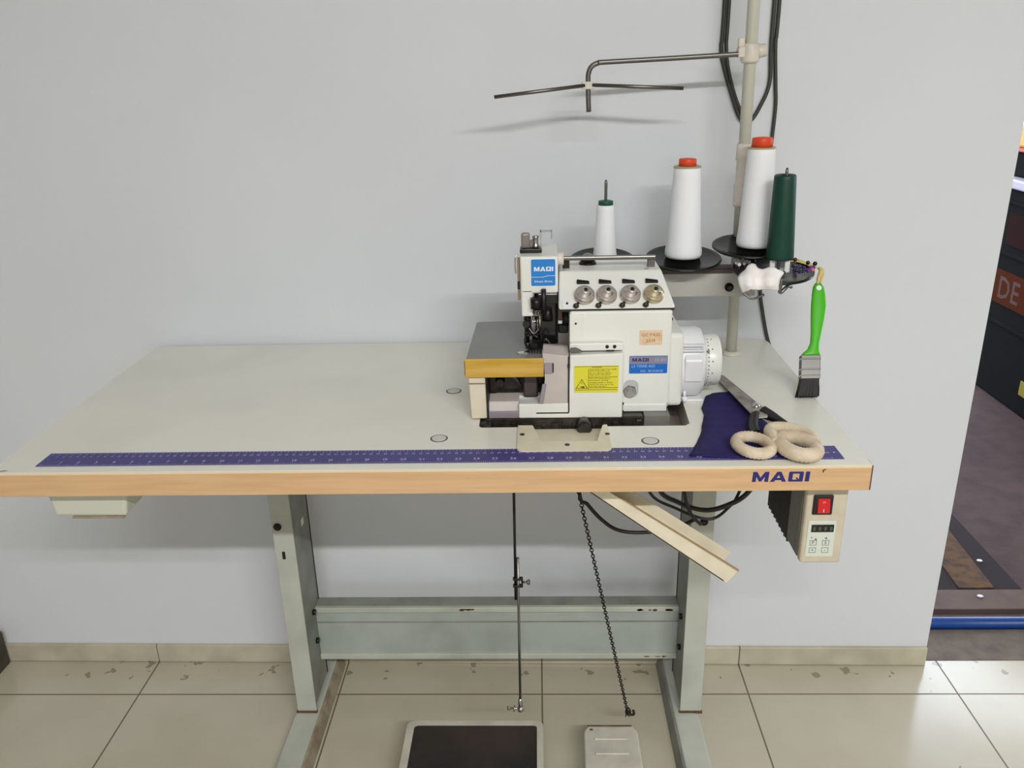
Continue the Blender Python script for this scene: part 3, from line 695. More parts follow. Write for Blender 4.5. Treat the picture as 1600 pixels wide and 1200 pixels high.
# rag draped over disc front left
def sheet(rows, thick, subs=2):
    bm = bmesh.new(); g = [[bm.verts.new(p) for p in r] for r in rows]
    for a, b_ in zip(g, g[1:]):
        for i in range(len(a)-1): bm.faces.new([a[i], a[i+1], b_[i+1], b_[i]])
    for _ in range(subs): bmesh.ops.subdivide_edges(bm, edges=bm.edges[:], cuts=1, use_grid_fill=True, smooth=1.0)
    bmesh.ops.recalc_face_normals(bm, faces=bm.faces[:])
    r = bmesh.ops.solidify(bm, geom=bm.faces[:], thickness=thick)
    for f in bm.faces: f.smooth = True
    b_ = MB(); b_.bm.free(); b_.bm = bm
    return b_
rows = [[(1.102, .340, .961), (1.108, .336, .973), (1.120, .328, .964), (1.135, .318, .964), (1.147, .316, .966)],
        [(1.083, .318, .959), (1.100, .314, .977), (1.113, .308, .969), (1.130, .304, .974), (1.150, .302, .965)],
        [(1.077, .300, .958), (1.092, .290, .964), (1.108, .296, .958), (1.124, .286, .962), (1.143, .296, .957)],
        [(1.078, .296, .948), (1.092, .283, .950), (1.108, .292, .947), (1.126, .280, .951), (1.141, .294, .946)],
        [(1.084, .296, .934), (1.095, .286, .943), (1.110, .294, .939), (1.126, .284, .943), (1.143, .297, .937)]]
o = sheet(rows, .0012, 2).build('white_rag', M_rag); recentre(o, (1.11, .29, .936)); tag(o, 'crumpled white rag draped over the rightmost spool disc', 'rag')
# pale yellow band lying on the disc
o = sheet([[(1.182, .402, .9605), (1.196, .392, .9620), (1.206, .372, .9615), (1.214, .350, .9600)], [(1.190, .413, .9605), (1.205, .400, .9630), (1.215, .378, .9620), (1.221, .351, .9600)]], .0012, 2).build('yellow_band', M_yelltape)
recentre(o, (1.2, .39, .959)); tag(o, 'pale yellow band lying on the right of the spool disc', 'band')

# ------------------------------------------------------------------ brush hanging from the disc, bristles on the table
t = thing('paint_brush', 'green handled paint brush with black bristles hanging beside the table corner', 'brush', (1.187, .24, H))
bn = V((0, -.851, .525))     # outward normal of its plane
dn = V((0, -.5255, -.8508))  # down the brush
def bp_(x, s_, off=0): return V((x, .3347, .9284))+dn*s_+bn*off
# handle outline: (distance down, left x, right x)
hp = [(-.010, 1.2125, 1.2215), (-.004, 1.2088, 1.2262), (.008, 1.2062, 1.2280), (.028, 1.2032, 1.2280), (.05, 1.2012, 1.2230), (.075, 1.1996, 1.2160), (.09, 1.1975, 1.2115), (.100, 1.1925, 1.2105), (.107, 1.1840, 1.2118), (.112, 1.1805, 1.2120)]
b = MB(); rings = []
for s_, xl, xr in hp:
    cx, hw = (xl+xr)/2, (xr-xl)/2; th = .0050
    rings.append([b.bm.verts.new(bp_(cx+hw*math.cos(a), s_, th*math.copysign(abs(math.sin(a))**.7, math.sin(a)))) for a in [k*2*PI/20 for k in range(20)]])
for a_, c_ in zip(rings, rings[1:]):
    for k in range(20): b.bm.faces.new([a_[k], a_[(k+1) % 20], c_[(k+1) % 20], c_[k]]).smooth = True
b.bm.faces.new(rings[0]); b.bm.faces.new(rings[-1])
HD = b.build('handle', M_brushgreen, t)
MB().cyl(bp_(1.2168, -.001, -.0052), bp_(1.2168, -.001, .0054), .0042, seg=18).build('hanging_hole', M_labelwhite, HD)
def brushblock(s0, s1, l0, r0, l1, r1, th0, th1, bev=.001):
    b = MB(); b.hexa([bp_(l0, s0, -th0), bp_(r0, s0, -th0), bp_(r0, s0, th0), bp_(l0, s0, th0), bp_(l1, s1, -th1), bp_(r1, s1, -th1), bp_(r1, s1, th1), bp_(l1, s1, th1)], bev, 2); return b
FR = brushblock(.111, .150, 1.1800, 1.2110, 1.1762, 1.2070, .0062, .0066).build('ferrule', mat('grey_tin', (118, 118, 116), .38, metal=.85), t)
for s_ in (.116, .133, .143):
    k = (s_-.111)/.039
    brushblock(s_, s_+.0028, 1.1796-k*.0038, 1.2114-k*.004, 1.1794-k*.0038, 1.2112-k*.004, .0070, .0070, .0008).build('ferrule_ridge', M_chrome, FR)
b = brushblock(.149, .1785, 1.1768, 1.2062, 1.1690, 1.2030, .0058, .0064, .001)
random.seed(5)
for k in range(150):
    f = random.random(); g = random.uniform(-1, 1)
    x0 = 1.1775+f*.028; x1 = 1.1672+f*.0362
    b.tube([bp_(x0, .149, g*.0052), bp_((x0+x1)/2+random.uniform(-.0006, .0006), .165, g*.0062), bp_(x1, .1795+random.uniform(-.003, .0006), g*.0066)], .0005, 4, False)
b.build('bristles', M_bristle, t)
b = MB(); 
b.tube([(1.2195, .3500, .9605), (1.2225, .3440, .957), (1.2200, .3420, .950), (1.2165, .3380, .940), (1.2168, .3325, .9275)], lambda u: .0024+.0022*math.sin(min(1, u*1.3)*PI), 8)
b.tube([(1.2205, .3500, .9605), (1.2260, .3450, .953), (1.2225, .3400, .942), (1.2172, .3330, .9275)], .0016, 6)
b.build('hanging_tape', M_string, t)

# ------------------------------------------------------------------ cloth and shears
pts = [(1.028, .252), (1.040, .262), (1.070, .268), (1.090, .235), (1.086, .19), (1.098, .135), (1.088, .06), (1.060, .018), (1.027, .0215), (.963, .0315), (.980, .070), (.9945, .110), (.9985, .130), (1.010, .172), (1.011, .20)]
bm = bmesh.new(); vs = [bm.verts.new((x, y, .7762)) for x, y in pts]; f = bm.faces.new(vs)
bmesh.ops.triangulate(bm, faces=[f]); bmesh.ops.subdivide_edges(bm, edges=bm.edges[:], cuts=4, use_grid_fill=True)
for v in bm.verts:
    v.co.z = .7765+.0007*(1+math.sin(v.co.x*190+v.co.y*60))*.5+.0004*math.sin(v.co.y*240)
bmesh.ops.recalc_face_normals(bm, faces=bm.faces[:])
bmesh.ops.solidify(bm, geom=bm.faces[:], thickness=.0008)
for f in bm.faces: f.smooth = True
b = MB(); b.bm.free(); b.bm = bm
o = b.build('cloth_scrap', M_navy); recentre(o, (1.04, .14, .7755)); tag(o, 'navy blue cloth scrap lying under the tailor shears', 'cloth')

t = thing('tailor_shears', 'large steel tailor shears with cream yarn wrapped handles on the table', 'scissors', (1.09, .17, .777))
piv = V((1.0875, .172, .7885))
b = MB(); b.hexa([(1.0770, .160, .780), (1.0985, .190, .780), (1.0745, .3330, .777), (1.0620, .3400, .777), (1.0770, .160, .785), (1.0985, .190, .785), (1.0745, .3330, .780), (1.0620, .3400, .780)], .0006, 1)
b.build('lower_blade', M_iron, t)
b = MB(); b.hexa([(1.0755, .150, .785), (1.0960, .182, .785), (1.0715, .331, .781), (1.0560, .332, .781), (1.0735, .150, .789), (1.0935, .180, .7895), (1.0700, .330, .783), (1.0562, .3315, .782)], .0006, 1)
b.hexa([(1.0725, .135, .785), (1.1030, .138, .785), (1.0985, .186, .785), (1.0765, .158, .785), (1.0740, .135, .7895), (1.1010, .140, .7895), (1.0965, .184, .7895), (1.0770, .157, .7895)], .001, 1)
b.build('upper_blade', M_blade, t)
MB().lathe([(0, .0058), (.6, .0058), (.62, .0040), (1, .0036)], piv, piv+V((0, 0, .007)), 20).build('pivot_screw', M_chrome, t)
MB().tube([(1.080, .150, .785), (1.073, .128, .785), (1.0675, .105, .785), (1.066, .082, .785)], lambda u: .0095-.002*u, 12, ry=.0055).build('lower_handle', M_black, t)
MB().tube([(1.093, .158, .787), (1.101, .144, .787), (1.108, .128, .787), (1.1155, .110, .787)], lambda u: .0105-.006*u, 12, ry=.006).build('upper_handle', M_black, t)
def ring(cx, cy, rx, ry_, rot, r, z, nm, wob=0):
    b = MB(); pts = []
    for k in range(64):
        a = k*2*PI/64; x, y = rx*math.cos(a), ry_*math.sin(a)
        pts.append((cx+x*math.cos(rot)-y*math.sin(rot), cy+x*math.sin(rot)+y*math.cos(rot), z+wob*math.sin(a)))
    b.tube(pts, r, 14, smooth=False, closed=True)
    # yarn turns give the wrap its ridges
    for i, v in enumerate(b.bm.verts):
        k = (i//14) % 64; c = V(pts[k]); d = v.co-c; v.co = c+d*(1.06 if k % 2 else .95)
    return b.build(nm, M_wrap, t)
ring(1.0525, .0420, .0215, .0280, .25, .0080, .7865, 'small_wrapped_ring')
ring(1.1100, .0330, .0205, .0300, .30, .0100, .7885, 'large_wrapped_ring')
b = MB(); b.tube([(1.083, .040, .789), (1.084, .060, .790), (1.083, .078, .790), (1.090, .091, .790), (1.104, .0935, .790), (1.120, .087, .790), (1.132, .073, .790), (1.137, .055, .789), (1.134, .040, .788)], .0082, 14, samples=7)
b.build('wrapped_shank', M_wrap, t)

# ------------------------------------------------------------------ the overlock machine
K = thing('overlock_machine', 'white overlock sewing machine set into the table', 'sewing machine', (.83, .25, .737))
b = MB(); b.box(.674, .918, .165, .325, .7362, .778, .002, 1); BS = b.build('machine_base', M_oily, K)
b = MB(); b.box(.9185, .958, .168, .325, .7362, .7785, .001, 1); b.build('base_end', mat('grey_base_metal', (128, 128, 122), .4, noise=.15), BS)
b = MB()
for k in range(14): b.box(.70+k*.0155, .704+k*.0155+.003*(k % 3), .1625, .1655, .742, .770, .0006, 1)
b.box(.905, .915, .1615, .1655, .740, .7745, .002); b.build('base_fin', M_oily, BS)
MB().box(.668, .688, .150, .20, .7362, .7745, .006, 3).build('rubber_cushion', M_black, K)
MB().lathe([(0, .012), (.7, .012), (1, .009)], (.8265, .163, .768), (.8265, .140, .768), 20).build('oil_drain_plug', M_oily, K)
# body
b = MB(); b.box(.8055, .9575, .185, .345, .7885, .9395, .0035, 3); BD = b.build('body', M_white, K)
b = MB(); b.box(.8870, .9545, .1835, .20, .7785, .7915, .002); b.build('body_skirt', M_white, BD)
b = MB(); b.box(.9555, .9790, .196, .345, .7815, .8990, .006, 3); b.build('side_housing', M_white, BD)
b = MB(); b.box(.8055, .826, .1835, .186, .893, .936, .0008, 1); b.build('left_pillar', M_white, BD)
MB().cyl((.8145, .1838, .9215), (.8145, .1825, .9215), .0016, seg=12).build('screw', M_black, BD)
b = MB(); b.box(.69, .96, .20, .345, .779, .80, .002, 1); b.build('bed_casting', M_white, BD)
# tension panel
b = MB(); y0, y1, y2 = .184, .236, .335
b.hexa([(.7890, y0, .9425), (.9615, y0, .9425), (.9615, y2+.01, .9425), (.7890, y2+.01, .9425), (.7915, y1, .9885), (.9455, y1, .9885), (.9455, y2, .9885), (.7915, y2, .9885)], .003, 3)
TP = b.build('tension_panel', M_white, K)
b = MB(); b.box(.792, .960, .188, .342, .9385, .943); b.build('panel_gap', M_black, TP)
pn = V((0, -(.9885-.9425), (y1-y0))).normalized()   # outward normal of the sloped face
pu = V((0, y1-y0, .9885-.9425)).normalized()
def face(x, h, off=0): return V((x, y0, .9425))+pu*h+pn*off
for i, x in enumerate((.8275, .8605, .8955, .9300)):
    hb = .0225
    KN = MB().lathe([(0, .0140), (.14, .0152), (.24, .0152), (.26, .0128), (.36, .0128), (.38, .0146), (.52, .0144), (.54, .0128), (.70, .0118), (.74, .0116), (.76, .0068), (.92, .0060), (1, .0048), (.97, .0030)], face(x, hb, -.001), face(x+.002, hb+.001, .018), 36).build('tension_dial', M_brass if i == 3 else M_nickel, TP)
    MB().lathe([(0, .0070), (.3, .0068), (1, .0045)], face(x+.0018, hb+.001, .0125), face(x+.002, hb+.001, .0178), 20).build('dial_tip', M_chrome, KN)
    MB().cyl(face(x+.002, hb+.001, .0165), face(x+.002, hb+.001, .0186), .0026, seg=12).build('dial_hole', M_black, KN)
    b = MB()
    for k in range(10):
        a = PI+.3+k*(PI-.6)/9; c = face(x+.0095*math.cos(a), hb+.0095*math.sin(a), .0128); b.ball(c, .0010, 6)
    b.build('dial_marks', M_iron, KN)
    b = MB(); P1 = [face(x-.0100, .0520, 0), face(x-.0100, .0450, 0), face(x+.0090, .0450, 0), face(x+.0080, .0490, 0)]
    b.prism(P1, pn*.004, .0006, 1); b.build('thread_guide', M_iron, TP)
    MB().ball(face(x-.0125, .0050, .003), .0042, 10, (1.1, .8, 1)).cyl(face(x-.0125, .005, 0), face(x-.0085, .0105, .004), .002, seg=8).build('thread_clip', M_oily, TP)
b = MB(); b.prism([face(.7945, .0175, -.0005), face(.8075, .0175, -.0005), face(.8075, .0020, -.0005), face(.7945, .0020, -.0005)], pn*.0016, .0004, 1); q = b.build('small_plate', M_white2, TP)
MB().cyl(face(.8020, .0105, .0005), face(.8020, .0105, .0022), .0018, seg=12).build('screw', M_black, q)
for x in (.797, .925):
    MB().cyl((x, .242, .9885), (x, .242, .9893), .004, seg=16).build('screw', M_nickel, TP)
# handle on top
b = MB(); b.box(.7975, .9400, .2540, .2640, 1.0005, 1.0062, .0015); HB = b.build('top_handle', M_darksteel, K)
b = MB(); b.box(.7975, .8080, .2540, .2640, .9875, 1.0010, .001, 1); b.build('handle_post', M_iron, HB)
b = MB(); b.box(.9270, .9380, .2540, .2640, .9875, 1.0010, .001, 1); b.build('handle_post', M_darksteel, HB)
G = MB().lathe([(0, .0135), (.35, .0135), (.4, .0125), (.5, .0115), (1, .0112)], (.8375, .285, .9885), (.8375, .285, .9960), 28).build('sight_glass_rim', M_iron, K)
MB().ball((.8375, .285, .996), .0105, 18, (1, 1, .9)).build('sight_glass', M_clear, G)
# head
b = MB(); b.hexa([(.7335, .214, .960), (.7895, .214, .960), (.7895, .315, .960), (.7335, .315, .960), (.7325, .214, 1.0165), (.7895, .214, 1.0165), (.7895, .315, 1.0165), (.7325, .315, 1.0165)], .003, 3)
HDm = b.build('head', M_white, K)
b = MB(); b.box(.7340, .7515, .214, .30, .9245, .966, .002, 2); b.build('head_lower', M_white, HDm)
b = MB(); b.box(.7580, .7895, .2125, .30, .944, .9605, .002, 2); b.build('head_chin', M_blackgloss, HDm)
# blue label
def plate_xz(pts, y, th, name, m_, par):
    b = MB(); b.prism([(x, y, z) for x, z in pts], (0, -th, 0)); return b.build(name, m_, par)
LB = plate_xz(rrect(.7480, .7865, .9710, 1.0135, .003), .2140, .0004, 'label_border', M_labelwhite, HDm)
LB = plate_xz(rrect(.7492, .7853, .9722, 1.0123, .0022), .2136, .0004, 'brand_label', M_blue, HDm)
b = MB(); maqi(b, (.7535, .2132, .9945), (1, 0, 0), (0, 0, 1), (0, -1, 0), .0285, .0066, .0002)
b.prism([(.7495, .2132, .9852), (.7670, .2132, .9852), (.7745, .2132, .9872), (.7850, .2132, .9872), (.7850, .2132, .9878), (.7740, .2132, .9878), (.7665, .2132, .9858), (.7495, .2132, .9858)], (0, -.0002, 0))
text(b, 'Direct Drive', (.7675, .2130, .9775), (1, 0, 0), (0, 0, 1), .0046, True)
b.build('label_lettering', M_labelwhite, LB)
b = MB(); b.box(.7285, .7325, .222, .234, .948, 1.012, .001, 1); b.build('face_plate_rail', mat('tan_rail', (158, 130, 100), .5), HDm)
b = MB(); b.box(.7283, .7325, .219, .230, .966, .9775, .001, 1); b.build('rail_stop', M_black, HDm)
MB().tube([(.7300, .222, 1.018), (.7262, .220, 1.014), (.7255, .220, 1.0), (.7262, .220, .990)], .0013, 8).build('wire_guide', M_chrome, HDm)
MB().lathe([(0, .0085), (.2, .0095), (1, .0095)], (.7885, .245, 1.006), (.7985, .245, 1.006), 20).build('shaft_cap', M_clampw, HDm)
b = MB(); b.box(.7325, .7655, .238, .262, 1.0160, 1.0230, .0015); TK = b.build('take_up_base', M_iron, K)
b = MB(); b.box(.7345, .7478, .244, .256, 1.0225, 1.0455, .003, 2); b.hexa([(.7470, .246, 1.0235), (.7540, .246, 1.0235), (.7540, .254, 1.0235), (.7470, .254, 1.0235), (.7470, .246, 1.0330), (.7540, .246, 1.0365), (.7540, .254, 1.0365), (.7470, .254, 1.0330)], .001, 1); b.build('take_up_cover', M_smoke, TK)
MB().lathe([(0, .0048), (.25, .0048), (.3, .0040), (.8, .0040), (.83, .0048), (1, .0048)], (.7565, .246, 1.0225), (.7565, .246, 1.0415), 20).build('take_up_roller', M_steel, TK)
b = MB(); b.box(.7630, .7652, .244, .256, 1.0225, 1.0485, .0006, 1); b.box(.7630, .7815, .244, .256, 1.0468, 1.0485, .0006, 1); b.box(.7798, .7815, .244, .256, 1.036, 1.0485, .0006, 1); b.build('clear_cover', M_clear, TK)
# needle area
ND = MB().box(.7530, .7890, .229, .30, .876, .953, .004, 2).build('needle_housing', M_blackgloss, K)
MB().cyl((.7560, .2085, .955), (.7560, .2085, .939), .0085, seg=20).build('drive_cap', M_iron, ND)
MB().cyl((.7675, .2095, .968), (.7675, .2095, .930), .0038, seg=14).build('adjust_post', M_black, ND)
MB().lathe([(0, .006), (1, .0085)], (.7735, .226, .934), (.7735, .226, .915), 16).build('clamp_collar', M_black, ND)
MB().cyl((.7615, .222, .950), (.7615, .222, .884), .0022, seg=12).build('needle_bar', M_chrome, ND)
b = MB(); b.box(.7480, .7630, .217, .230, .923, .934, .0012, 1); b.ball((.7515, .2165, .930), .0028, 8).ball((.7590, .2165, .929), .0028, 8); b.build('needle_clamp', M_darksteel, ND)
for x in (.7505, .7540, .7575): MB().cyl((x, .222, .924), (x, .222, .884), .00055, seg=6).build('needle', M_chrome, ND)
MB().cyl((.7425, .224, .926), (.7425, .224, .880), .0030, seg=12).build('presser_bar', M_iron, ND)
b = MB()
for k in range(7): b.tube([(.7425+.0045*math.cos(a), .224+.0045*math.sin(a), .922-k*.0035-a*.0005) for a in [i*PI/4 for i in range(8)]], .0008, 5, False, closed=True)
b.build('presser_spring', M_iron, ND)
b = MB(); b.box(.7375, .7490, .217, .232, .892, .900, .001, 1); b.ball((.7430, .2155, .894), .0030, 8); b.tube([(.740, .218, .894), (.7385, .215, .884), (.7415, .205, .877)], .0018, 8); b.build('presser_clamp', M_iron, ND)
b = MB(); b.box(.7420, .7660, .192, .236, .8740, .8790, .001, 1); b.box(.7455, .7580, .198, .222, .8785, .8860, .001, 1); b.build('presser_foot', M_iron, ND)
b = MB()
for k in range(5): b.box(.7455+k*.0042, .7477+k*.0042, .186, .193, .8738, .8785, .0005, 1)
b.tube([(.766, .21, .884), (.770, .20, .893), (.776, .205, .885)], .0016, 6); b.tube([(.7445, .215, .906), (.752, .212, .898), (.760, .214, .905)], .0014, 6); b.build('looper_fingers', M_darksteel, ND)
b = MB(); b.box(.7370, .7480, .222, .240, .903, .921, .0015, 1); b.lathe([(0, .0055), (1, .0055)], (.7405, .224, .912), (.7405, .214, .912), 14); b.tube([(.745, .226, .905), (.750, .224, .893), (.758, .224, .888)], .0028, 8); b.box(.749, .7640, .226, .242, .878, .896, .002, 1); b.build('presser_linkage', M_blackgloss, ND)
b = MB(); b.prism([(.7260, .188, .8742), (.7290, .184, .8742), (.7420, .188, .8742), (.7420, .194, .8742), (.7300, .193, .8742)], (0, 0, .0018)); b.build('chaining_tongue', M_chrome, ND)
b = MB(); b.box(.7893, .8060, .232, .30, .870, .9405, .001, 1); CO = b.build('inner_column', mat('taupe_casting', (150, 140, 132), .45, noise=.1), K)
b = MB(); b.box(.7895, .7985, .2275, .234, .915, .938, .001, 1); b.build('brown_block', mat('brown_casting', (110, 88, 76), .5), CO)
b = MB(); b.box(.7895, .7985, .226, .234, .9085, .9135, .0006, 1); b.build('white_clip', M_labelwhite, CO)
b = MB(); b.box(.7895, .8050, .228, .234, .893, .907, .002, 1); b.lathe([(0, .007), (1, .007)], (.8025, .226, .928), (.8025, .226, .908), 14); b.build('black_lever', M_black, CO)
# cloth plate
pl = [(.6500, .1655), (.7665, .1655), (.7665, .205), (.7900, .212), (.7900, .362), (.664, .362), (.6565, .360), (.6538, .354)]
b = MB(); b.prism([(x, y, .8690) for x, y in pl], (0, 0, .0048), .0008, 1); CP = b.build('cloth_plate', M_plate, K)
b = MB(); b.prism([(x-.0022, y+.001, .8480) for x, y in [(.6500, .1665), (.7600, .1665), (.7600, .362), (.664, .364), (.6560, .362), (.6530, .356)]], (0, 0, .0218), .001, 1); b.build('plate_rim', M_white, CP)
b = MB(); b.box(.6482, .7662, .1630, .1662, .8450, .8745, .0012, 2); b.build('yellow_tape', M_tape, CP)
b = MB(); b.box(.6478, .6505, .1632, .172, .8475, .872, .001, 1); b.build('tape_end', M_black, CP)
b = MB(); b.hexa([(.6550, .167, .7765), (.6795, .167, .7765), (.6795, .345, .7765), (.6590, .345, .7765), (.6525, .167, .8480), (.6780, .167, .8480), (.6780, .355, .8480), (.6550, .355, .8480)], .002, 2)
LFc = b.build('left_cover', M_cream, K)
b = MB(); b.box(.6535, .6785, .1655, .170, .8340, .8352); b.build('cover_seam', M_dirty, LFc)
b = MB(); b.box(.6790, .6812, .1655, .30, .7765, .8475, .0004, 1); b.build('cover_inner_edge', M_iron, LFc)
b = MB(); b.box(.680, .806, .215, .345, .779, .868, .002, 1); LP = b.build('looper_recess', M_oily, K)
b = MB(); b.lathe([(0, .008), (1, .006)], (.6985, .215, .823), (.6985, .198, .823), 16); b.build('looper_shaft', M_blackgloss, LP)
b = MB(); b.tube([(.690, .20, .835), (.705, .195, .840), (.722, .198, .832), (.73, .205, .818)], .0028, 8); b.tube([(.70, .2, .84), (.72, .2, .842), (.742, .205, .838)], .002, 6); b.build('looper', M_darksteel, LP)
b = MB(); b.box(.735, .757, .195, .215, .800, .842, .002, 1); b.build('looper_guard', mat('dark_taupe_metal', (84, 74, 72), .4, metal=.4), LP)
b = MB(); b.hexa([(.6815, .169, .7775), (.7280, .169, .7775), (.7280, .20, .7775), (.6815, .20, .7775), (.6815, .176, .8010), (.7280, .176, .8010), (.7280, .205, .8040), (.6815, .205, .8040)], .0015, 2)
CG = b.build('chip_guard', M_guard, K)
b = MB(); b.box(.6815, .7280, .1665, .170, .7770, .7880, .001, 1); b.build('guard_lower_band', M_lilac, CG)
# metal finger cover
gp = [(.7640, .8815), (.8040, .8765), (.8040, .7865), (.7520, .7865), (.7525, .7930), (.7655, .8070), (.7680, .8400)]
b = MB(); b.prism([(x, .1665, z) for x, z in reversed(gp)], (0, .004, 0), .001, 1)
b.hexa([(.7640, .1665, .8790), (.8040, .1665, .8745), (.8040, .1765, .8745), (.7640, .1765, .8790), (.7660, .195, .8850), (.8040, .195, .8815), (.8040, .206, .8805), (.7660, .206, .8840)], .001, 1)
FG = b.build('finger_cover', M_guard, K)
b = MB(); b.hexa([(.7670, .1650, .8490), (.7790, .1650, .8490), (.7790, .1668, .8490), (.7670, .1668, .8490), (.7670, .165, .8660), (.7790, .165, .8660), (.7790, .1668, .8660), (.7670, .1668, .8660)], .0008, 1)
b.hexa([(.7570, .1650, .7925), (.7645, .1650, .7955), (.7645, .1668, .7955), (.7570, .1668, .7925), (.7640, .165, .8330), (.7700, .165, .8330), (.7700, .1668, .8330), (.764, .1668, .8330)], .0008, 1); b.build('violet_window', M_lilac, FG)
b = MB(); b.box(.7795, .7812, .1645, .1668, .8510, .8660, .0004, 1); b.box(.8025, .8047, .1640, .168, .7870, .8760, .0004, 1); b.box(.8018, .8052, .163, .166, .859, .864); b.box(.754, .804, .1645, .1668, .7850, .7870); b.build('cover_hinge', M_black, FG)
# front cover, L shaped
lc = [(.7275, .7775), (.8848, .7770), (.8850, .8805), (.8050, .8780), (.8050, .8000), (.7275, .8010)]
b = MB(); b.prism([(x, .1645, z) for x, z in lc], (0, .0215, 0), .0022, 3); FC = b.build('front_cover', M_white, K)
b = MB(); b.box(.8050, .8850, .170, .187, .8830, .8945, .0015, 2); LI = b.build('cover_lip', M_white, K)
for x in (.8605, .8715): MB().lathe([(0, .0026), (.6, .0026), (1, .0018)], (x, .170, .8893), (x, .1682, .8893), 14).build('screw', M_iron, LI)
b = MB(); b.box(.8590, .8715, .1692, .1705, .8825, .8840); b.build('latch_slot', M_black, LI)
b = MB(); b.prism([(.8060, .168, .8825), (.8060, .168, .8890), (.8140, .168, .8895), (.8210, .168, .8860), (.8240, .168, .8825)], (0, -.002, 0), .0005, 1); b.build('release_lever', M_darksteel, LI)
for z in (.7800, .7930): MB().cyl((.8868, .1835, z), (.8868, .181, z), .0020, seg=10).build('hinge_pin', M_black, BD)
# yellow warning label
YL = plate_xz([(.8115, .8190), (.8775, .8185), (.8780, .8615), (.8112, .8615)], .1645, .0004, 'warning_label', M_yellow, FC)
b = MB(); yy = .1640
def lnx(x0, x1, z, h=.0006): b.box(x0, x1, yy-.0002, yy, z, z+h)
b.box(.8328, .8334, yy-.0002, yy, .8235, .8570)
for k, z in enumerate((.8575, .8545, .8515, .8487, .8461, .8433, .8407, .8379, .8351, .8323, .8295, .8270)):
    if k == 5: lnx(.8335, .8760, z)
for k, (s_, z) in enumerate((('WARNING', .8580), ('Keep hands away from needle', .8550), ('and moving knife area.', .8523), ('Do not operate without', .8490), ('finger guard and safety', .8463), ('Turn off power before', .8405), ('threading or cleaning.', .8376), ('changing needle or looper,', .8340), ('Switch off when not in use', .8308), ('and when leaving it.', .8278))):
    text(b, s_, (.8345 if k != 0 else .838, yy-.0001, z), (1, 0, 0), (0, 0, 1), .0030, False, .98)
lnx(.8125, .8765, .8230); lnx(.8335, .8775, .8262); lnx(.8125, .8775, .8600)
def tri(c, r, w):
    P_ = [(c[0]+r*math.cos(a)*1.05, c[1]+r*math.sin(a)) for a in (PI/2, PI/2+2*PI/3, PI/2+4*PI/3)]
    for i in range(3):
        a, d_ = V((P_[i][0], 0, P_[i][1])), V((P_[(i+1) % 3][0], 0, P_[(i+1) % 3][1])); u_ = (d_-a).normalized(); n_ = V((-u_.z, 0, u_.x))*w
        b.prism([a+V((0, yy, 0)), d_+V((0, yy, 0)), d_+n_+V((0, yy, 0)), a+n_+V((0, yy, 0))], (0, -.0002, 0))
tri((.8230, .8305), .0100, .0008)
b.box(.8226, .8234, yy-.0002, yy, .8325, .8360); b.prism([(.8200, yy, .8282), (.8255, yy, .8262), (.8275, yy, .8275), (.8265, yy, .8292), (.8235, yy, .8290)], (0, -.0002, 0))
b.build('warning_print', M_olive, YL)
# blue type plate
BL = plate_xz(rrect(.8955, .9530, .8408, .8690, .001, 3), .1850, .0004, 'type_plate', M_blue2, BD)
plate_xz([(.8962, .8562), (.9523, .8562), (.9523, .8683), (.8962, .8683)], .1846, .0002, 'plate_upper_band', M_labelgrey, BL)
b = MB(); maqi(b, (.9000, .1844, .8600), (1, 0, 0), (0, 0, 1), (0, -1, 0), .0245, .0055, .0002, 0); b.build('plate_brand', M_navyink, BL)
b = MB(); text(b, 'LS 7000E-4SD', (.8990, .1845, .8505), (1, 0, 0), (0, 0, 1), .0062, False, .9); text(b, 'CE ISO', (.9335, .1843, .8605), (1, 0, 0), (0, 0, 1), .0055)
text(b, 'NO. 1811310030', (.9125, .1845, .8430), (1, 0, 0), (0, 0, 1), .0052, False, .95); b.build('plate_print', mat('pale_blue_print', (150, 186, 228), .5), BL)
# beige sticker
OL = plate_xz(rrect(.9095, .9435, .8862, .9090, .0015, 3), .1850, .0004, 'inspection_sticker', M_orangelab, BD)
b = MB(); text(b, 'QC PASS', (.9265, .1845, .9000), (1, 0, 0), (0, 0, 1), .0066, True); text(b, '2019', (.9265, .1845, .8905), (1, 0, 0), (0, 0, 1), .0070, True); b.build('sticker_print', M_brownink, OL)
# oil gauge
plate_xz(rrect(.8875, .9105, .8015, .8305, .0100, 6), .1852, .0006, 'gauge_recess', mat('pale_grey_recess', (188, 188, 186), .4), BD)
MB().lathe([(0, .0105), (.5, .0105), (.6, .0095), (1, .0090)], (.8975, .1850, .8120), (.8975, .1800, .8120), 6).lathe([(0, .006), (1, .0055)], (.8975, .18, .812), (.8975, .1785, .812), 20).build('oil_bolt', M_steel, BD)
MB().cyl((.9575, .200, .9215), (.9605, .200, .9215), .0022, seg=10).build('screw', M_iron, BD)
# motor and hand wheel
MT = MB().lathe([(0, .055), (.12, .0565), (.80, .0560), (.93, .0535), (1, .046)], (.9760, .268, .8310), (1.0195, .268, .8310), 48).build('motor_housing', M_white2, K)
b = MB(); b.hexa([(.9840, .2110, .815), (1.0120, .2110, .815), (1.0120, .225, .815), (.9840, .225, .815), (.9840, .2080, .852), (1.0120, .2080, .852), (1.0120, .225, .862), (.9840, .225, .862)], .003, 3); b.build('motor_panel', M_white2, MT)
b = MB(); b.box(.979, 1.0150, .2140, .226, .864, .8665, .001, 1); b.box(.979, 1.0150, .2190, .23, .8705, .873, .001, 1); b.build('motor_ribs', M_white2, MT)
MB().cyl((.9885, .226, .798), (.9885, .226, .781), .0022, seg=10).lathe([(0, .0042), (1, .004)], (.9885, .226, .785), (.9885, .226, .778), 12).build('oil_nipple', M_labelwhite, MT)
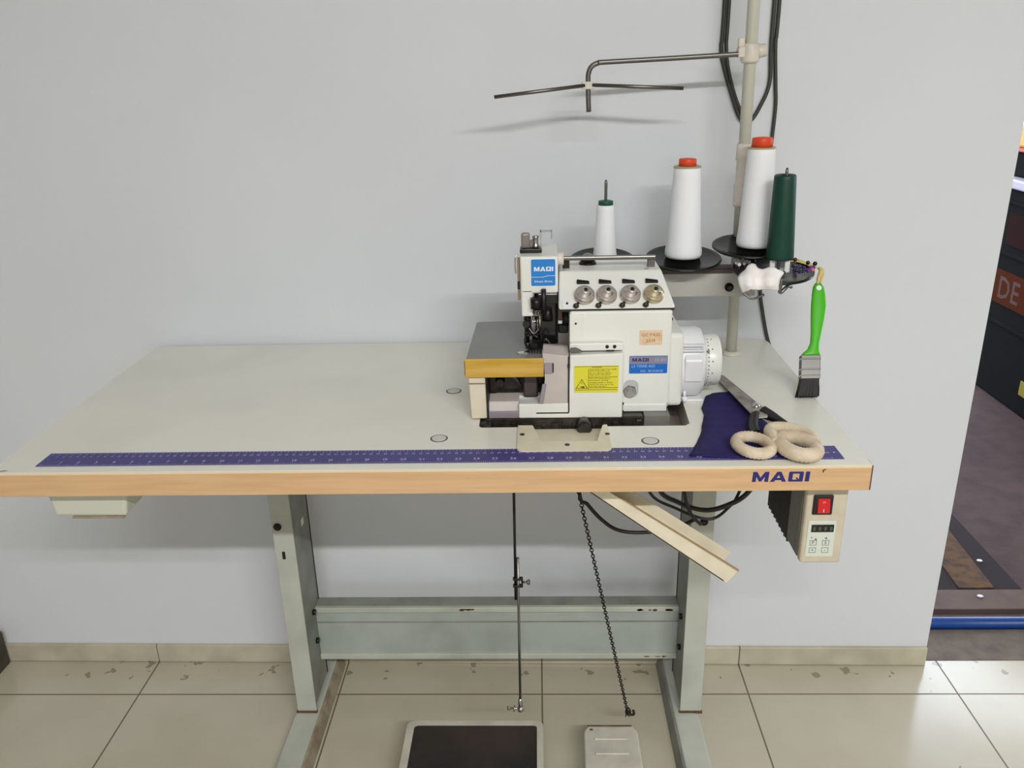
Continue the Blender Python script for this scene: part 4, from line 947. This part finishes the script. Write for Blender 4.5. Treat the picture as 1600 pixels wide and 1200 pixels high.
HW = MB().lathe([(0, .036), (.03, .0405), (.3, .0415), (.8, .0418), (.95, .039), (1, .034), (.97, .012)], (1.0190, .268, .8330), (1.0465, .268, .8330), 48).build('hand_wheel', M_white, K)
b = MB()
for k in range(16):
    a = PI*.62+k*PI*.75/15
    y, z = .268+.0416*math.cos(a), .833+.0416*math.sin(a)
    b.ball((1.0245, y, z), .0011, 6)
    if k % 3 == 0: b.ball((1.0305, y, z), .0013, 6)
b.ball((1.0235, .268-.0335, .833+.0245), .0026, 8)
b.build('wheel_marks', M_greendark, HW)
b = MB(); b.box(.98, 1.02, .23, .31, .7752, .7790, .001, 1); b.build('motor_foot', M_white2, MT)

# dark block added for an unclear dark shape at the far left, against the wall
t = MB().box(-.72, -.488, .50, .562, 0, .09, .003).build('dark_block', mat('dark_olive_tone', (78, 74, 60), .8, noise=.2))
recentre(t, (-.60, .52, 0)); tag(t, 'dark low block against the skirting at the far left edge', 'block')

# ------------------------------------------------------------------ light
def area(name, loc, rot, sx, sy, power, colr, spread=None):
    l = bpy.data.lights.new(name, 'AREA'); l.shape = 'RECTANGLE'; l.size = sx; l.size_y = sy; l.energy = power; l.color = colr
    if spread: l.spread = spread
    o = bpy.data.objects.new(name, l); col.objects.link(o); o.location = loc; o.rotation_euler = rot
    return o
area('ceiling_tube_right', (1.95, -2.45, 2.62), (0, 0, 0), 1.2, .08, 52, (1, .99, .972))
area('ceiling_tube_left', (.85, -2.45, 2.62), (0, 0, 0), 1.2, .08, 40, (1, .99, .972))
area('added_soft_fill', (.6, -4.5, 1.5), (math.radians(90), 0, 0), 2.2, 1.4, 16, (.90, .95, 1))  # soft cool fill added behind the camera, no window modelled there

w = bpy.data.worlds.new('sky'); bpy.context.scene.world = w; w.use_nodes = True
bg = w.node_tree.nodes['Background']; bg.inputs['Color'].default_value = (.80, .88, 1.0, 1); bg.inputs['Strength'].default_value = 5.0

# ------------------------------------------------------------------ camera
cam = bpy.data.cameras.new('camera'); co = bpy.data.objects.new('camera', cam); col.objects.link(co)
r = V((.99940975, .02554923, -.02296508)); u = V((.01239998, .35513866, .93473139)); f = V((-.03203745, .93446443, -.3546123))
co.matrix_world = Matrix(((r.x, u.x, -f.x, .75864553), (r.y, u.y, -f.y, -1.01125684), (r.z, u.z, -f.z, 1.28017334), (0, 0, 0, 1)))
cam.sensor_width = 36; cam.lens = 1307.1337/1600*36; cam.clip_start = .02; cam.clip_end = 60
sc = bpy.context.scene; sc.camera = co
sc.view_settings.view_transform = 'Standard'; sc.view_settings.look = 'None'; sc.view_settings.gamma = 1; sc.view_settings.exposure = .33
try: sc.view_settings.use_curve_mapping = False
except Exception: pass
